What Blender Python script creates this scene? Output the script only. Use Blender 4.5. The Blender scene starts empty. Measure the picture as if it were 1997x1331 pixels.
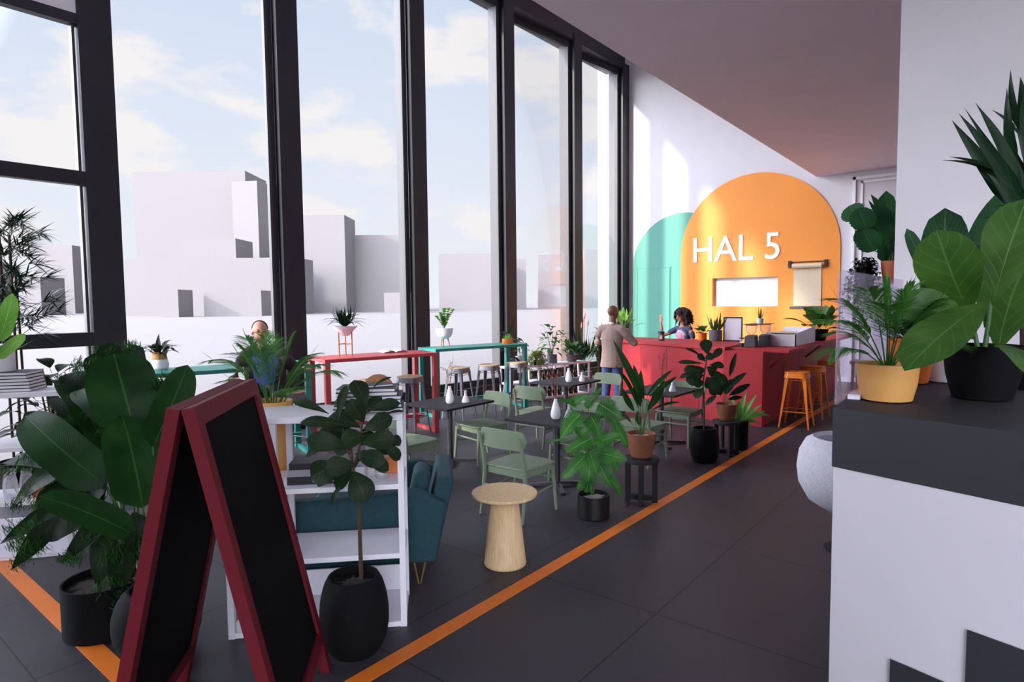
import bpy, math, random
from mathutils import Vector, Matrix
R_ = math.radians
PI = math.pi
scn = bpy.context.scene
COL = scn.collection

def lin(c):
    return tuple(((v / 255) / 12.92 if v / 255 <= .04045 else ((v / 255 + .055) / 1.055) ** 2.4) for v in c)

def new_mat(name):
    m = bpy.data.materials.new(name); m.use_nodes = True
    nt = m.node_tree
    return m, nt, nt.nodes['Principled BSDF']

def N(nt, t, **kw):
    n = nt.nodes.new(t)
    for k, v in kw.items(): setattr(n, k, v)
    return n

def mat(name, rgb, rough=.5, metal=0, var=.06, scale=8, bump=0, spec=.5, coat=0, bscale=60):
    """plain procedural surface with slight noise in its colour and relief"""
    m, nt, b = new_mat(name)
    c = lin(rgb)
    no = N(nt, 'ShaderNodeTexNoise'); no.inputs['Scale'].default_value = scale; no.inputs['Detail'].default_value = 4
    tc = N(nt, 'ShaderNodeTexCoord'); nt.links.new(tc.outputs['Object'], no.inputs['Vector'])
    r = N(nt, 'ShaderNodeValToRGB'); nt.links.new(no.outputs['Fac'], r.inputs['Fac'])
    r.color_ramp.elements[0].position = .3; r.color_ramp.elements[1].position = .7
    r.color_ramp.elements[0].color = tuple(v * (1 - var) for v in c) + (1,)
    r.color_ramp.elements[1].color = tuple(min(1, v * (1 + var)) for v in c) + (1,)
    nt.links.new(r.outputs['Color'], b.inputs['Base Color'])
    b.inputs['Roughness'].default_value = rough; b.inputs['Metallic'].default_value = metal
    b.inputs['Specular IOR Level'].default_value = spec
    if coat: b.inputs['Coat Weight'].default_value = coat
    if bump:
        n2 = N(nt, 'ShaderNodeTexNoise'); n2.inputs['Scale'].default_value = bscale; nt.links.new(tc.outputs['Object'], n2.inputs['Vector'])
        bp = N(nt, 'ShaderNodeBump'); bp.inputs['Strength'].default_value = bump; bp.inputs['Distance'].default_value = .01
        nt.links.new(n2.outputs['Fac'], bp.inputs['Height']); nt.links.new(bp.outputs['Normal'], b.inputs['Normal'])
    return m

def wood(name, a, b_, scale=6, rough=.5, axis=2, stretch=.08):
    m, nt, b = new_mat(name)
    tc = N(nt, 'ShaderNodeTexCoord'); mp = N(nt, 'ShaderNodeMapping')
    sc = [scale * 4] * 3; sc[axis] = scale * stretch * 4
    mp.inputs['Scale'].default_value = sc
    nt.links.new(tc.outputs['Object'], mp.inputs['Vector'])
    no = N(nt, 'ShaderNodeTexNoise'); no.inputs['Scale'].default_value = 2.2; no.inputs['Detail'].default_value = 6; no.inputs['Distortion'].default_value = .6
    nt.links.new(mp.outputs['Vector'], no.inputs['Vector'])
    r = N(nt, 'ShaderNodeValToRGB'); nt.links.new(no.outputs['Fac'], r.inputs['Fac'])
    r.color_ramp.elements[0].position = .32; r.color_ramp.elements[1].position = .68
    r.color_ramp.elements[0].color = lin(a) + (1,); r.color_ramp.elements[1].color = lin(b_) + (1,)
    nt.links.new(r.outputs['Color'], b.inputs['Base Color']); b.inputs['Roughness'].default_value = rough
    return m

def leaf_mat(name, a, b_, vein, rough=.45, veins=13, spec=.35, trans=.25, spots=None):
    """leaf: UV x runs across the blade, y from base to tip; midrib and side veins are lighter"""
    m, nt, b = new_mat(name)
    uv = N(nt, 'ShaderNodeUVMap'); sp = N(nt, 'ShaderNodeSeparateXYZ'); nt.links.new(uv.outputs['UV'], sp.inputs[0])
    def math_(op, x, y=None, clamp=False):
        n = N(nt, 'ShaderNodeMath', operation=op, use_clamp=clamp)
        for i, s in enumerate((x, y)):
            if s is None: continue
            if isinstance(s, (int, float)): n.inputs[i].default_value = s
            else: nt.links.new(s, n.inputs[i])
        return n.outputs[0]
    au = math_('ABSOLUTE', math_('SUBTRACT', sp.outputs['X'], .5))
    mid = math_('SUBTRACT', 1, math_('DIVIDE', au, .022), True)
    s = math_('SUBTRACT', math_('MULTIPLY', sp.outputs['Y'], veins), math_('MULTIPLY', au, veins * .55))
    fr = math_('ABSOLUTE', math_('SUBTRACT', math_('FRACT', s), .5))
    side = math_('MULTIPLY', math_('SUBTRACT', 1, math_('DIVIDE', fr, .07), True), .45)
    v = math_('MAXIMUM', mid, side)
    tc = N(nt, 'ShaderNodeTexCoord'); no = N(nt, 'ShaderNodeTexNoise'); no.inputs['Scale'].default_value = 5
    nt.links.new(tc.outputs['Object'], no.inputs['Vector'])
    r = N(nt, 'ShaderNodeValToRGB'); nt.links.new(no.outputs['Fac'], r.inputs['Fac'])
    r.color_ramp.elements[0].position = .35; r.color_ramp.elements[1].position = .65
    r.color_ramp.elements[0].color = lin(a) + (1,); r.color_ramp.elements[1].color = lin(b_) + (1,)
    src = r.outputs['Color']
    if spots:
        n3 = N(nt, 'ShaderNodeTexNoise'); n3.inputs['Scale'].default_value = spots[1]; nt.links.new(tc.outputs['Object'], n3.inputs['Vector'])
        rs = N(nt, 'ShaderNodeValToRGB'); nt.links.new(n3.outputs['Fac'], rs.inputs['Fac'])
        rs.color_ramp.elements[0].position = .5; rs.color_ramp.elements[1].position = .56
        mx0 = N(nt, 'ShaderNodeMix', data_type='RGBA'); nt.links.new(rs.outputs['Color'], mx0.inputs['Factor'])
        nt.links.new(src, mx0.inputs['A']); mx0.inputs['B'].default_value = lin(spots[0]) + (1,)
        src = mx0.outputs['Result']
    mx = N(nt, 'ShaderNodeMix', data_type='RGBA'); nt.links.new(v, mx.inputs['Factor'])
    nt.links.new(src, mx.inputs['A']); mx.inputs['B'].default_value = lin(vein) + (1,)
    nt.links.new(mx.outputs['Result'], b.inputs['Base Color'])
    b.inputs['Roughness'].default_value = rough; b.inputs['Specular IOR Level'].default_value = spec
    bp = N(nt, 'ShaderNodeBump'); bp.inputs['Strength'].default_value = .35; bp.inputs['Distance'].default_value = .004; bp.invert = True
    nt.links.new(v, bp.inputs['Height']); nt.links.new(bp.outputs['Normal'], b.inputs['Normal'])
    tr = N(nt, 'ShaderNodeBsdfTranslucent'); nt.links.new(mx.outputs['Result'], tr.inputs['Color'])
    ms = N(nt, 'ShaderNodeMixShader'); ms.inputs[0].default_value = trans
    out = nt.nodes['Material Output']
    nt.links.new(b.outputs[0], ms.inputs[1]); nt.links.new(tr.outputs[0], ms.inputs[2]); nt.links.new(ms.outputs[0], out.inputs['Surface'])
    return m

def glass(name, tint=(255, 255, 255), refl=.06, body=0, bodycol=(200, 195, 210), rough=.02):
    """thin clear sheet: mostly see-through, a fresnel share reflects; body adds a milky share"""
    m, nt, b = new_mat(name); nt.nodes.remove(b)
    t = N(nt, 'ShaderNodeBsdfTransparent'); t.inputs['Color'].default_value = lin(tint) + (1,)
    g = N(nt, 'ShaderNodeBsdfGlossy'); g.inputs['Roughness'].default_value = rough
    lw = N(nt, 'ShaderNodeLayerWeight'); lw.inputs['Blend'].default_value = .25
    mu = N(nt, 'ShaderNodeMath', operation='MULTIPLY'); mu.inputs[1].default_value = refl * 4; nt.links.new(lw.outputs['Fresnel'], mu.inputs[0])
    ms = N(nt, 'ShaderNodeMixShader'); nt.links.new(mu.outputs[0], ms.inputs[0]); nt.links.new(t.outputs[0], ms.inputs[1]); nt.links.new(g.outputs[0], ms.inputs[2])
    last = ms
    if body:
        d = N(nt, 'ShaderNodeBsdfDiffuse'); d.inputs['Color'].default_value = lin(bodycol) + (1,)
        m2 = N(nt, 'ShaderNodeMixShader'); m2.inputs[0].default_value = body
        nt.links.new(ms.outputs[0], m2.inputs[1]); nt.links.new(d.outputs[0], m2.inputs[2]); last = m2
    nt.links.new(last.outputs[0], nt.nodes['Material Output'].inputs['Surface'])
    return m

class MB:
    def __init__(s): s.v = []; s.f = []; s.uv = []; s.mi = []
    def face(s, ids, uv=None, mi=0): s.f.append(ids); s.uv.append(uv); s.mi.append(mi)
    def box(s, x0, y0, z0, x1, y1, z1, mi=0):
        b = len(s.v)
        s.v += [(x0, y0, z0), (x1, y0, z0), (x1, y1, z0), (x0, y1, z0), (x0, y0, z1), (x1, y0, z1), (x1, y1, z1), (x0, y1, z1)]
        for q in ((3, 2, 1, 0), (4, 5, 6, 7), (0, 1, 5, 4), (1, 2, 6, 5), (2, 3, 7, 6), (3, 0, 4, 7)): s.face([b + i for i in q], None, mi)
        return s
    def cbox(s, c, size, rz=0, rx=0, ry=0, mi=0):
        b = len(s.v); M = Matrix.Rotation(rz, 3, 'Z') @ Matrix.Rotation(ry, 3, 'Y') @ Matrix.Rotation(rx, 3, 'X')
        for dz in (-.5, .5):
            for dx, dy in ((-.5, -.5), (.5, -.5), (.5, .5), (-.5, .5)):
                p = M @ Vector((dx * size[0], dy * size[1], dz * size[2])) + Vector(c); s.v.append(tuple(p))
        for q in ((3, 2, 1, 0), (4, 5, 6, 7), (0, 1, 5, 4), (1, 2, 6, 5), (2, 3, 7, 6), (3, 0, 4, 7)): s.face([b + i for i in q], None, mi)
        return s
    def beam(s, p0, p1, w, d, up=(0, 0, 1), mi=0):
        """square bar from p0 to p1, w wide sideways, d deep along up"""
        p0 = Vector(p0); p1 = Vector(p1); a = (p1 - p0).normalized(); u = Vector(up); sd = a.cross(u).normalized(); u = sd.cross(a).normalized()
        b = len(s.v)
        for p in (p0, p1):
            for i, j in ((-1, -1), (1, -1), (1, 1), (-1, 1)): s.v.append(tuple(p + sd * i * w / 2 + u * j * d / 2))
        for q in ((3, 2, 1, 0), (4, 5, 6, 7), (0, 1, 5, 4), (1, 2, 6, 5), (2, 3, 7, 6), (3, 0, 4, 7)): s.face([b + i for i in q], None, mi)
        return s
    def prism(s, poly, z0, z1, mi=0):
        b = len(s.v); n = len(poly)
        s.v += [(x, y, z0) for x, y in poly] + [(x, y, z1) for x, y in poly]
        s.face(list(range(b + n - 1, b - 1, -1)), None, mi); s.face(list(range(b + n, b + 2 * n)), None, mi)
        for i in range(n):
            j = (i + 1) % n; s.face([b + i, b + j, b + n + j, b + n + i], None, mi)
        return s
    def vprism(s, poly, y0, y1, mi=0):
        """outline in x,z pushed along y"""
        b = len(s.v); n = len(poly)
        s.v += [(x, y0, z) for x, z in poly] + [(x, y1, z) for x, z in poly]
        s.face(list(range(b, b + n)), None, mi); s.face(list(range(b + 2 * n - 1, b + n - 1, -1)), None, mi)
        for i in range(n):
            j = (i + 1) % n; s.face([b + j, b + i, b + n + i, b + n + j], None, mi)
        return s
    def lathe(s, prof, n=28, c=(0, 0, 0), mi=0, flute=0, nf=0):
        b = len(s.v); k = len(prof)
        for r, z in prof:
            for i in range(n):
                a = 2 * PI * i / n; rr = r * (1 + (flute * math.cos(nf * a) if nf else 0))
                s.v.append((c[0] + rr * math.cos(a), c[1] + rr * math.sin(a), c[2] + z))
        for j in range(k - 1):
            for i in range(n):
                i2 = (i + 1) % n; s.face([b + j * n + i, b + j * n + i2, b + (j + 1) * n + i2, b + (j + 1) * n + i], None, mi)
        if prof[0][0] > 1e-4: s.face([b + i for i in range(n - 1, -1, -1)], None, mi)
        if prof[-1][0] > 1e-4: s.face([b + (k - 1) * n + i for i in range(n)], None, mi)
        return s
    def tube(s, pts, rad, n=8, mi=0, caps=True):
        pts = [Vector(p) for p in pts]
        if isinstance(rad, (int, float)): rad = [rad] * len(pts)
        b = len(s.v); ref = None
        for k, p in enumerate(pts):
            a = (pts[min(k + 1, len(pts) - 1)] - pts[max(k - 1, 0)])
            a = a.normalized() if a.length > 1e-9 else Vector((0, 0, 1))
            if ref is None: ref = Vector((1, 0, 0)) if abs(a.x) < .8 else Vector((0, 1, 0))
            sd = a.cross(ref).normalized(); ref = sd.cross(a).normalized()
            for i in range(n):
                t = 2 * PI * i / n; s.v.append(tuple(p + (sd * math.cos(t) + ref * math.sin(t)) * rad[k]))
        for k in range(len(pts) - 1):
            for i in range(n):
                i2 = (i + 1) % n; s.face([b + k * n + i, b + k * n + i2, b + (k + 1) * n + i2, b + (k + 1) * n + i], None, mi)
        if caps:
            s.face([b + i for i in range(n - 1, -1, -1)], None, mi); s.face([b + (len(pts) - 1) * n + i for i in range(n)], None, mi)
        return s
    def leaf(s, B, T, w, arch=.12, nrm=None, shape='oval', fold=.18, n=8, droop=0, mi=0, wave=0, cols=5, curl=0):
        B = Vector(B); T = Vector(T); D = T - B; L = D.length
        if L < 1e-5: return s
        D.normalize(); Nn = Vector(nrm) if nrm is not None else Vector((0, 0, 1))
        S = D.cross(Nn)
        if S.length < .05: S = D.cross(Vector((.3, 1, .2)))
        S.normalize(); Nn = S.cross(D).normalized()
        b = len(s.v); W = SHAPES[shape]; us = [-1 + 2 * i / (cols - 1) for i in range(cols)]
        ts = [i / n for i in range(n + 1)]
        for k, t in enumerate(ts):
            P = B + D * L * t + Nn * arch * L * 4 * t * (1 - t) + Vector((0, 0, -droop * L * t * t))
            h = W(t, k) * w / 2
            for u in us:
                q = P + S * u * h + Nn * (fold * abs(u) * h - curl * u * u * h) + Nn * (wave * w * math.sin(t * 17 + u * 2.1) * abs(u))
                s.v.append(tuple(q))
        for k in range(n):
            for i in range(cols - 1):
                a = b + k * cols + i; u0 = .5 + us[i] / 2; u1 = .5 + us[i + 1] / 2
                s.face([a, a + 1, a + cols + 1, a + cols], [(u0, ts[k]), (u1, ts[k]), (u1, ts[k + 1]), (u0, ts[k + 1])], mi)
        return s
    def blade(s, B, T, w, bend=(0, 0, 0), nrm=(0, 0, 1), n=4, mi=0):
        """narrow blade with a pointed tip"""
        B = Vector(B); T = Vector(T); D = (T - B); S = D.cross(Vector(nrm))
        if S.length < 1e-6: S = D.cross(Vector((1, .2, 0)))
        S.normalize(); b = len(s.v); bd = Vector(bend)
        for k in range(n):
            t = k / n; P = B.lerp(T, t) + bd * 4 * t * (1 - t); h = w / 2 * (1 - t ** 2.2) * min(1, .45 + t * 3)
            s.v += [tuple(P - S * h), tuple(P + S * h)]
        s.v.append(tuple(T))
        for k in range(n - 1):
            a = b + 2 * k; t0 = k / n; t1 = (k + 1) / n
            s.face([a, a + 1, a + 3, a + 2], [(.3, t0), (.7, t0), (.7, t1), (.3, t1)], mi)
        a = b + 2 * (n - 1); s.face([a, a + 1, b + 2 * n], [(.3, .8), (.7, .8), (.5, 1)], mi)
        return s
    def frond(s, B, T, arch=.25, pairs=18, ll=.12, lw=.012, up=(0, 0, 1), start=.25, mi=0, stem=.004, drop=.25, rs=None):
        B = Vector(B); T = Vector(T); L = (T - B).length; U = Vector(up); rs = rs or random
        def P(t): return B.lerp(T, t) + U * arch * L * 4 * t * (1 - t)
        s.tube([P(i / 6) for i in range(7)], [stem * (1 - .7 * i / 6) for i in range(7)], 5, mi)
        D = (T - B).normalized(); S = D.cross(U)
        if S.length < .1: S = D.cross(Vector((1, 0, 0)))
        S.normalize()
        for k in range(pairs):
            t = start + (1 - start) * (k + .5) / pairs; p = P(t); tg = (P(min(1, t + .02)) - P(t - .02)).normalized()
            l = ll * (.45 + 1.1 * math.sin(PI * min(1, (t - start) / (1 - start) * .8 + .15))) * rs.uniform(.85, 1.12)
            for sg in (-1, 1):
                d = (S * sg * .8 + tg * (.55 + .5 * t)).normalized(); tip = p + d * l + Vector((0, 0, -drop * l))
                s.blade(p, tip, lw * rs.uniform(.8, 1.2), (0, 0, l * .08), nrm=(rs.uniform(-.5, .5), rs.uniform(-.5, .5), 1), n=3, mi=mi)
        s.blade(P(.96), T + D * ll * .7, lw, n=3, mi=mi)
        return s
    def build(s, name, m, parent=None, smooth=False, bevel=0, seg=2, loc=None, rz=0, sharp=.7):
        me = bpy.data.meshes.new(name)
        me.from_pydata([tuple(p) for p in s.v], [], s.f)
        ms = m if isinstance(m, (list, tuple)) else [m]
        for x in ms: me.materials.append(x)
        if len(ms) > 1: me.polygons.foreach_set('material_index', s.mi)
        if any(u is not None for u in s.uv):
            L = me.uv_layers.new(name='UVMap'); d = []
            for f, u in zip(s.f, s.uv):
                for q in (u or [(0.2, 0.5)] * len(f)): d += [q[0], q[1]]
            L.data.foreach_set('uv', d)
        if smooth:
            me.polygons.foreach_set('use_smooth', [True] * len(s.f))
            if smooth != 'all': me.set_sharp_from_angle(angle=sharp)
        me.update(); me.validate()
        o = bpy.data.objects.new(name, me); COL.objects.link(o)
        if parent is not None: o.parent = parent
        if loc is not None: o.location = loc
        o.rotation_euler.z = rz
        if bevel:
            b = o.modifiers.new('Bevel', 'BEVEL'); b.width = bevel; b.segments = seg; b.limit_method = 'ANGLE'; b.angle_limit = .6
        return o

def _fid(t, k): return (math.sin(PI * min(1, t) ** 1.5) ** .6 if 0 < t < 1 else .02) * (.75 + .25 * t) * 1.05
def _pad(t, k): return .06 if t <= 0 else min(1, (t / .16) ** .6) * (math.sqrt(max(0, 1 - (max(0, t - .55) / .45) ** 2.2)))
SHAPES = {
    'oval': lambda t, k: .03 if t in (0, 1) else math.sin(PI * t) ** .75,
    'fiddle': _fid,
    'paddle': _pad,
    'lance': lambda t, k: .1 if t <= 0 else (0.01 if t >= 1 else min(1, (t / .3)) ** .7 * (1 - ((max(0, t - .3)) / .7) ** 1.6)),
    'strap': lambda t, k: .01 if t >= 1 else min(1, .55 + t * 2) * (1 - t ** 2.6),
    'round': lambda t, k: (math.sqrt(max(0, 1 - (2 * t - 1) ** 2)) + .02) * (1 + (.05 if k % 2 else -.05)),
    'heart': lambda t, k: .25 if t <= 0 else (0.01 if t >= 1 else min(1, .55 + t * 2.2) * (1 - t) ** .55 * 1.15),
    'monstera': lambda t, k: .3 if t <= 0 else (0.01 if t >= 1 else min(1, .6 + t * 2.2) * (1 - t) ** .5 * 1.15 * (1 if k % 2 == 0 else .5)),
}

def tag(o, label=None, cat=None, group=None, kind=None):
    if label: o['label'] = label
    if cat: o['category'] = cat
    if group: o['group'] = group
    if kind: o['kind'] = kind
    return o
def thing(name, label, cat, loc=(0, 0, 0), rz=0, group=None):
    o = bpy.data.objects.new(name, None); COL.objects.link(o)
    o.location = loc; o.rotation_euler.z = rz; o.empty_display_size = .1
    return tag(o, label, cat, group)
def struct(name, mb, m, **kw):
    o = mb.build(name, m, **kw); o['kind'] = 'structure'; return o
def copy_tree(o, loc=None, rz=None, label=None, parent=None, group=None):
    c = o.copy(); COL.objects.link(c)
    if parent is not None: c.parent = parent
    if loc is not None: c.location = loc
    if rz is not None: c.rotation_euler.z = rz
    if label: c['label'] = label
    if group: c['group'] = group
    for ch in list(o.children): copy_tree(ch, parent=c)
    return c
# ---------------------------------------------------------------- camera
cam = bpy.data.cameras.new('camera'); camo = bpy.data.objects.new('camera', cam); COL.objects.link(camo)
F = 1215.7; yaw, pit, rol = .677392, .0635576, -.0105794
cam.sensor_width = 36; cam.lens = F / 1997 * 36; cam.clip_start = .05; cam.clip_end = 3000
fw = Vector((-math.sin(yaw) * math.cos(pit), math.cos(yaw) * math.cos(pit), -math.sin(pit)))
rt = Vector((math.cos(yaw), math.sin(yaw), 0)); up = rt.cross(fw)
r2 = rt * math.cos(rol) + up * math.sin(rol); u2 = up * math.cos(rol) - rt * math.sin(rol)
camo.matrix_world = Matrix(((r2.x, u2.x, -fw.x, 0), (r2.y, u2.y, -fw.y, 0), (r2.z, u2.z, -fw.z, 1.9), (0, 0, 0, 1)))
scn.camera = camo
vs = scn.view_settings; vs.view_transform = 'Standard'; vs.look = 'None'; vs.gamma = 1; vs.use_curve_mapping = False
vs.exposure = 0.0
scn.cycles.use_denoising = True
scn.cycles.max_bounces = 10; scn.cycles.diffuse_bounces = 5; scn.cycles.transparent_max_bounces = 16
scn.cycles.sample_clamp_indirect = 6

# ---------------------------------------------------------------- sky and sun
SUN = Vector((.362, .932, -.455)).normalized()
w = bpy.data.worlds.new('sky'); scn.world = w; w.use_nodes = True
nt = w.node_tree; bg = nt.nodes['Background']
tc = N(nt, 'ShaderNodeTexCoord'); sp = N(nt, 'ShaderNodeSeparateXYZ'); nt.links.new(tc.outputs['Generated'], sp.inputs[0])
gr = N(nt, 'ShaderNodeValToRGB'); nt.links.new(sp.outputs['Z'], gr.inputs['Fac'])
e = gr.color_ramp.elements
e[0].position = 0; e[0].color = lin((240, 243, 250)) + (1,); e[1].position = .6; e[1].color = lin((196, 214, 242)) + (1,)
x = e.new(.22); x.color = lin((226, 234, 248)) + (1,)
mp = N(nt, 'ShaderNodeMapping'); mp.inputs['Scale'].default_value = (2.1, 2.1, 5.5); mp.inputs['Location'].default_value = (.7, .2, .35)
nt.links.new(tc.outputs['Generated'], mp.inputs['Vector'])
cl = N(nt, 'ShaderNodeTexNoise'); cl.inputs['Scale'].default_value = 2.1; cl.inputs['Detail'].default_value = 9; cl.inputs['Roughness'].default_value = .52
nt.links.new(mp.outputs['Vector'], cl.inputs['Vector'])
cr = N(nt, 'ShaderNodeValToRGB'); nt.links.new(cl.outputs['Fac'], cr.inputs['Fac'])
cr.color_ramp.elements[0].position = .5; cr.color_ramp.elements[1].position = .585
mx = N(nt, 'ShaderNodeMix', data_type='RGBA'); nt.links.new(cr.outputs['Color'], mx.inputs['Factor'])
nt.links.new(gr.outputs['Color'], mx.inputs['A']); mx.inputs['B'].default_value = lin((246, 243, 245)) + (1,)
# the sky brightens towards the sun, boosted out of view as interior fill
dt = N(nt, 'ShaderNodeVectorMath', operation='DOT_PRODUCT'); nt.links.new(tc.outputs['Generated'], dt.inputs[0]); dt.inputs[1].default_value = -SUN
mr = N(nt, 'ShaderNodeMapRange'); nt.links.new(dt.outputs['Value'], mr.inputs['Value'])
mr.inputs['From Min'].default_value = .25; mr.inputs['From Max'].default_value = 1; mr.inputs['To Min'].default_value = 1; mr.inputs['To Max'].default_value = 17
nt.links.new(mx.outputs['Result'], bg.inputs['Color']); m2 = N(nt, 'ShaderNodeMapRange'); nt.links.new(sp.outputs['X'], m2.inputs['Value'])     # added boost of the unseen sky on the right, fills the room
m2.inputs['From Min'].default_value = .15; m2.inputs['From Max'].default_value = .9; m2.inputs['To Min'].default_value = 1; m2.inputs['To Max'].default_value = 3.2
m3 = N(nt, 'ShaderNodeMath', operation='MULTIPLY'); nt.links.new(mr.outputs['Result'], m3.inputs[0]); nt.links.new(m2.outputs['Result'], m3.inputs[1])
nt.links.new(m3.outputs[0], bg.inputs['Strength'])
sl = bpy.data.lights.new('sun', 'SUN'); sl.energy = 7; sl.angle = R_(3); sl.color = (1, .93, .84)
so = bpy.data.objects.new('sun', sl); COL.objects.link(so); so.rotation_euler = SUN.to_track_quat('-Z', 'Y').to_euler()

# ---------------------------------------------------------------- materials
M = {}
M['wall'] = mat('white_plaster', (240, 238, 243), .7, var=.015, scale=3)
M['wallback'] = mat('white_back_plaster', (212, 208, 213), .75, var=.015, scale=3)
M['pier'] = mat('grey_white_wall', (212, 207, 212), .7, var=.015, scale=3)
M['soffit'] = mat('soffit_plaster', (246, 232, 240), .8, var=.02, scale=2)
M['frame'] = mat('charcoal_metal', (38, 37, 44), .45, var=.05, scale=3, spec=.4)
M['fin'] = mat('champagne_metal', (60, 56, 56), .45, var=.03, scale=2)
M['glass'] = glass('window_glass', refl=.05)
M['orange'] = mat('orange_paint', (240, 146, 50), .55, var=.02, scale=2)
M['green'] = mat('sea_green_paint', (82, 152, 136), .55, var=.02, scale=2)
M['tape'] = mat('orange_floor_paint', (232, 122, 30), .5, var=.05, scale=4)
M['black'] = mat('black_satin', (10, 10, 13), .45, var=.1)
M['blackm'] = mat('black_matte', (17, 17, 22), .75, var=.1, bump=.1)
M['white'] = mat('white_lacquer', (232, 229, 238), .4, var=.015)
M['red'] = mat('crimson_paint', (172, 46, 52), .6, var=.03, scale=3, spec=.25)
M['redm'] = mat('red_metal', (188, 64, 66), .45, var=.03, scale=3)
M['teal'] = mat('teal_metal', (26, 130, 120), .4, var=.03, scale=3)
M['concrete'] = mat('outdoor_pale', (98, 92, 92), .9, var=.01, scale=.05)
M['city'] = mat('pale_building', (101, 96, 97), .9, var=.01, scale=.05)

# floor: large dark tiles, 1.27 m grid with thin joints
m, nt, b = new_mat('dark_floor_tile'); M['floor'] = m
tc = N(nt, 'ShaderNodeTexCoord'); sp = N(nt, 'ShaderNodeSeparateXYZ'); nt.links.new(tc.outputs['Object'], sp.inputs[0])
def joint(sock, off, size):
    a = N(nt, 'ShaderNodeMath', operation='SUBTRACT'); nt.links.new(sock, a.inputs[0]); a.inputs[1].default_value = off
    d = N(nt, 'ShaderNodeMath', operation='DIVIDE'); nt.links.new(a.outputs[0], d.inputs[0]); d.inputs[1].default_value = size
    f = N(nt, 'ShaderNodeMath', operation='FRACT'); nt.links.new(d.outputs[0], f.inputs[0])
    g = N(nt, 'ShaderNodeMath', operation='SUBTRACT'); nt.links.new(f.outputs[0], g.inputs[0]); g.inputs[1].default_value = .5
    h = N(nt, 'ShaderNodeMath', operation='ABSOLUTE'); nt.links.new(g.outputs[0], h.inputs[0])
    k = N(nt, 'ShaderNodeMath', operation='GREATER_THAN'); nt.links.new(h.outputs[0], k.inputs[0]); k.inputs[1].default_value = .5 - .004 / size
    return k.outputs[0]
ja = joint(sp.outputs['X'], -1.63, 1.1); jb = joint(sp.outputs['Y'], 3.39, 1.27)
jm = N(nt, 'ShaderNodeMath', operation='MAXIMUM'); nt.links.new(ja, jm.inputs[0]); nt.links.new(jb, jm.inputs[1])
no = N(nt, 'ShaderNodeTexNoise'); no.inputs['Scale'].default_value = 1.3; no.inputs['Detail'].default_value = 6; nt.links.new(tc.outputs['Object'], no.inputs['Vector'])
r = N(nt, 'ShaderNodeValToRGB'); nt.links.new(no.outputs['Fac'], r.inputs['Fac'])
r.color_ramp.elements[0].color = lin((58, 54, 60)) + (1,); r.color_ramp.elements[1].color = lin((66, 61, 68)) + (1,)
mx = N(nt, 'ShaderNodeMix', data_type='RGBA'); nt.links.new(jm.outputs[0], mx.inputs['Factor']); nt.links.new(r.outputs['Color'], mx.inputs['A']); mx.inputs['B'].default_value = lin((18, 17, 20)) + (1,)
nt.links.new(mx.outputs['Result'], b.inputs['Base Color']); b.inputs['Roughness'].default_value = .48; b.inputs['Specular IOR Level'].default_value = .3

# ---------------------------------------------------------------- room shell
XW, YB, ZH, ZS = -8.4, 15.69, 8.0, 4.68       # window wall, back wall, window head, low soffit
struct('floor', MB().box(-9.0, -9, -.2, 6, YB + .3, 0), M['floor'])
tag(MB().box(-2.562, 1.19, 0, -2.46, 14.9, .003).build('floor_line', M['tape']), 'long orange line painted along the dark floor to the bar stools', 'floor line')
tag(MB().box(-6.9, 1.085, 0, -2.46, 1.19, .003).build('floor_line', M['tape']), 'orange line crossing the floor at lower left towards the window shelf', 'floor line')
HX0, HX1, HZ0, HZ1 = -6.02, -4.41, 1.72, 2.43           # serving hatch
bw = MB()
for q in ((-9.4, 0, HX0, 9.2), (HX1, 0, -2.82, 9.2), (HX0, 0, HX1, HZ0), (HX0, HZ1, HX1, 9.2), (-2.82, 4.56, 6, 9.2), (-2.82, 0, -1.2, 4.56), (-1.2, 0, 6, 4.56)):
    bw.box(q[0], YB, q[1], q[2], YB + .3, q[3])
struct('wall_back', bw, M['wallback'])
struct('wall_hatch', MB().box(HX0 - .05, YB + .12, HZ0 - .05, HX1 + .05, YB + .14, HZ1 + .05), M['wall'])
t3 = MB().box(-2.86, YB - .05, 0, -2.80, YB - .001, 4.56).box(-2.86, YB - .05, 4.5, 1, YB - .001, 4.56).box(-2.70, YB - .03, 0, -2.66, YB - .001, 4.46).box(-2.70, YB - .03, 4.42, 1, YB - .001, 4.46)
t3.box(-2.66, YB - .04, 2.3, 1, YB - .001, 2.38)
struct('trim_1', t3, M['wall'])
struct('baseboard_back', MB().box(-8.3, YB - .02, 0, 4, YB - .001, .1), M['wall'])
struct('wall_right', MB().box(5, 2.2, 0, 5.3, YB + .3, 9.2).box(5, -9, 0, 5.3, 2.2, .4).box(5, -9, 8.2, 5.3, 2.2, 9.2).box(5, -9, .4, 5.3, -8, 8.2), M['wall'])
struct('window_9', MB().box(5.1, -8, .4, 5.12, 2.2, 8.2), M['glass'])  # unseen opening added in the right wall to brighten the interior
struct('wall_rear', MB().box(-9.4, -9.3, 0, 6, -9, 9.2), M['wall'])
struct('ceiling', MB().box(-9.4, -9.3, 8.75, 6, YB + .3, 9.0), M['wall'])
struct('ceiling_soffit', MB().prism([(-3.62, YB), (-3.54, 1.0), (-3.5, -2.0), (5.0, -2.0), (5.0, YB)], ZS, ZS + .5), M['soffit'])
# pier on the right behind the planted counter
struct('wall_pier', MB().prism([(-.70, 5.4), (4.99, 3.6), (4.99, 3.95), (-.62, 5.75)], 0, ZS), M['pier'])

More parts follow.
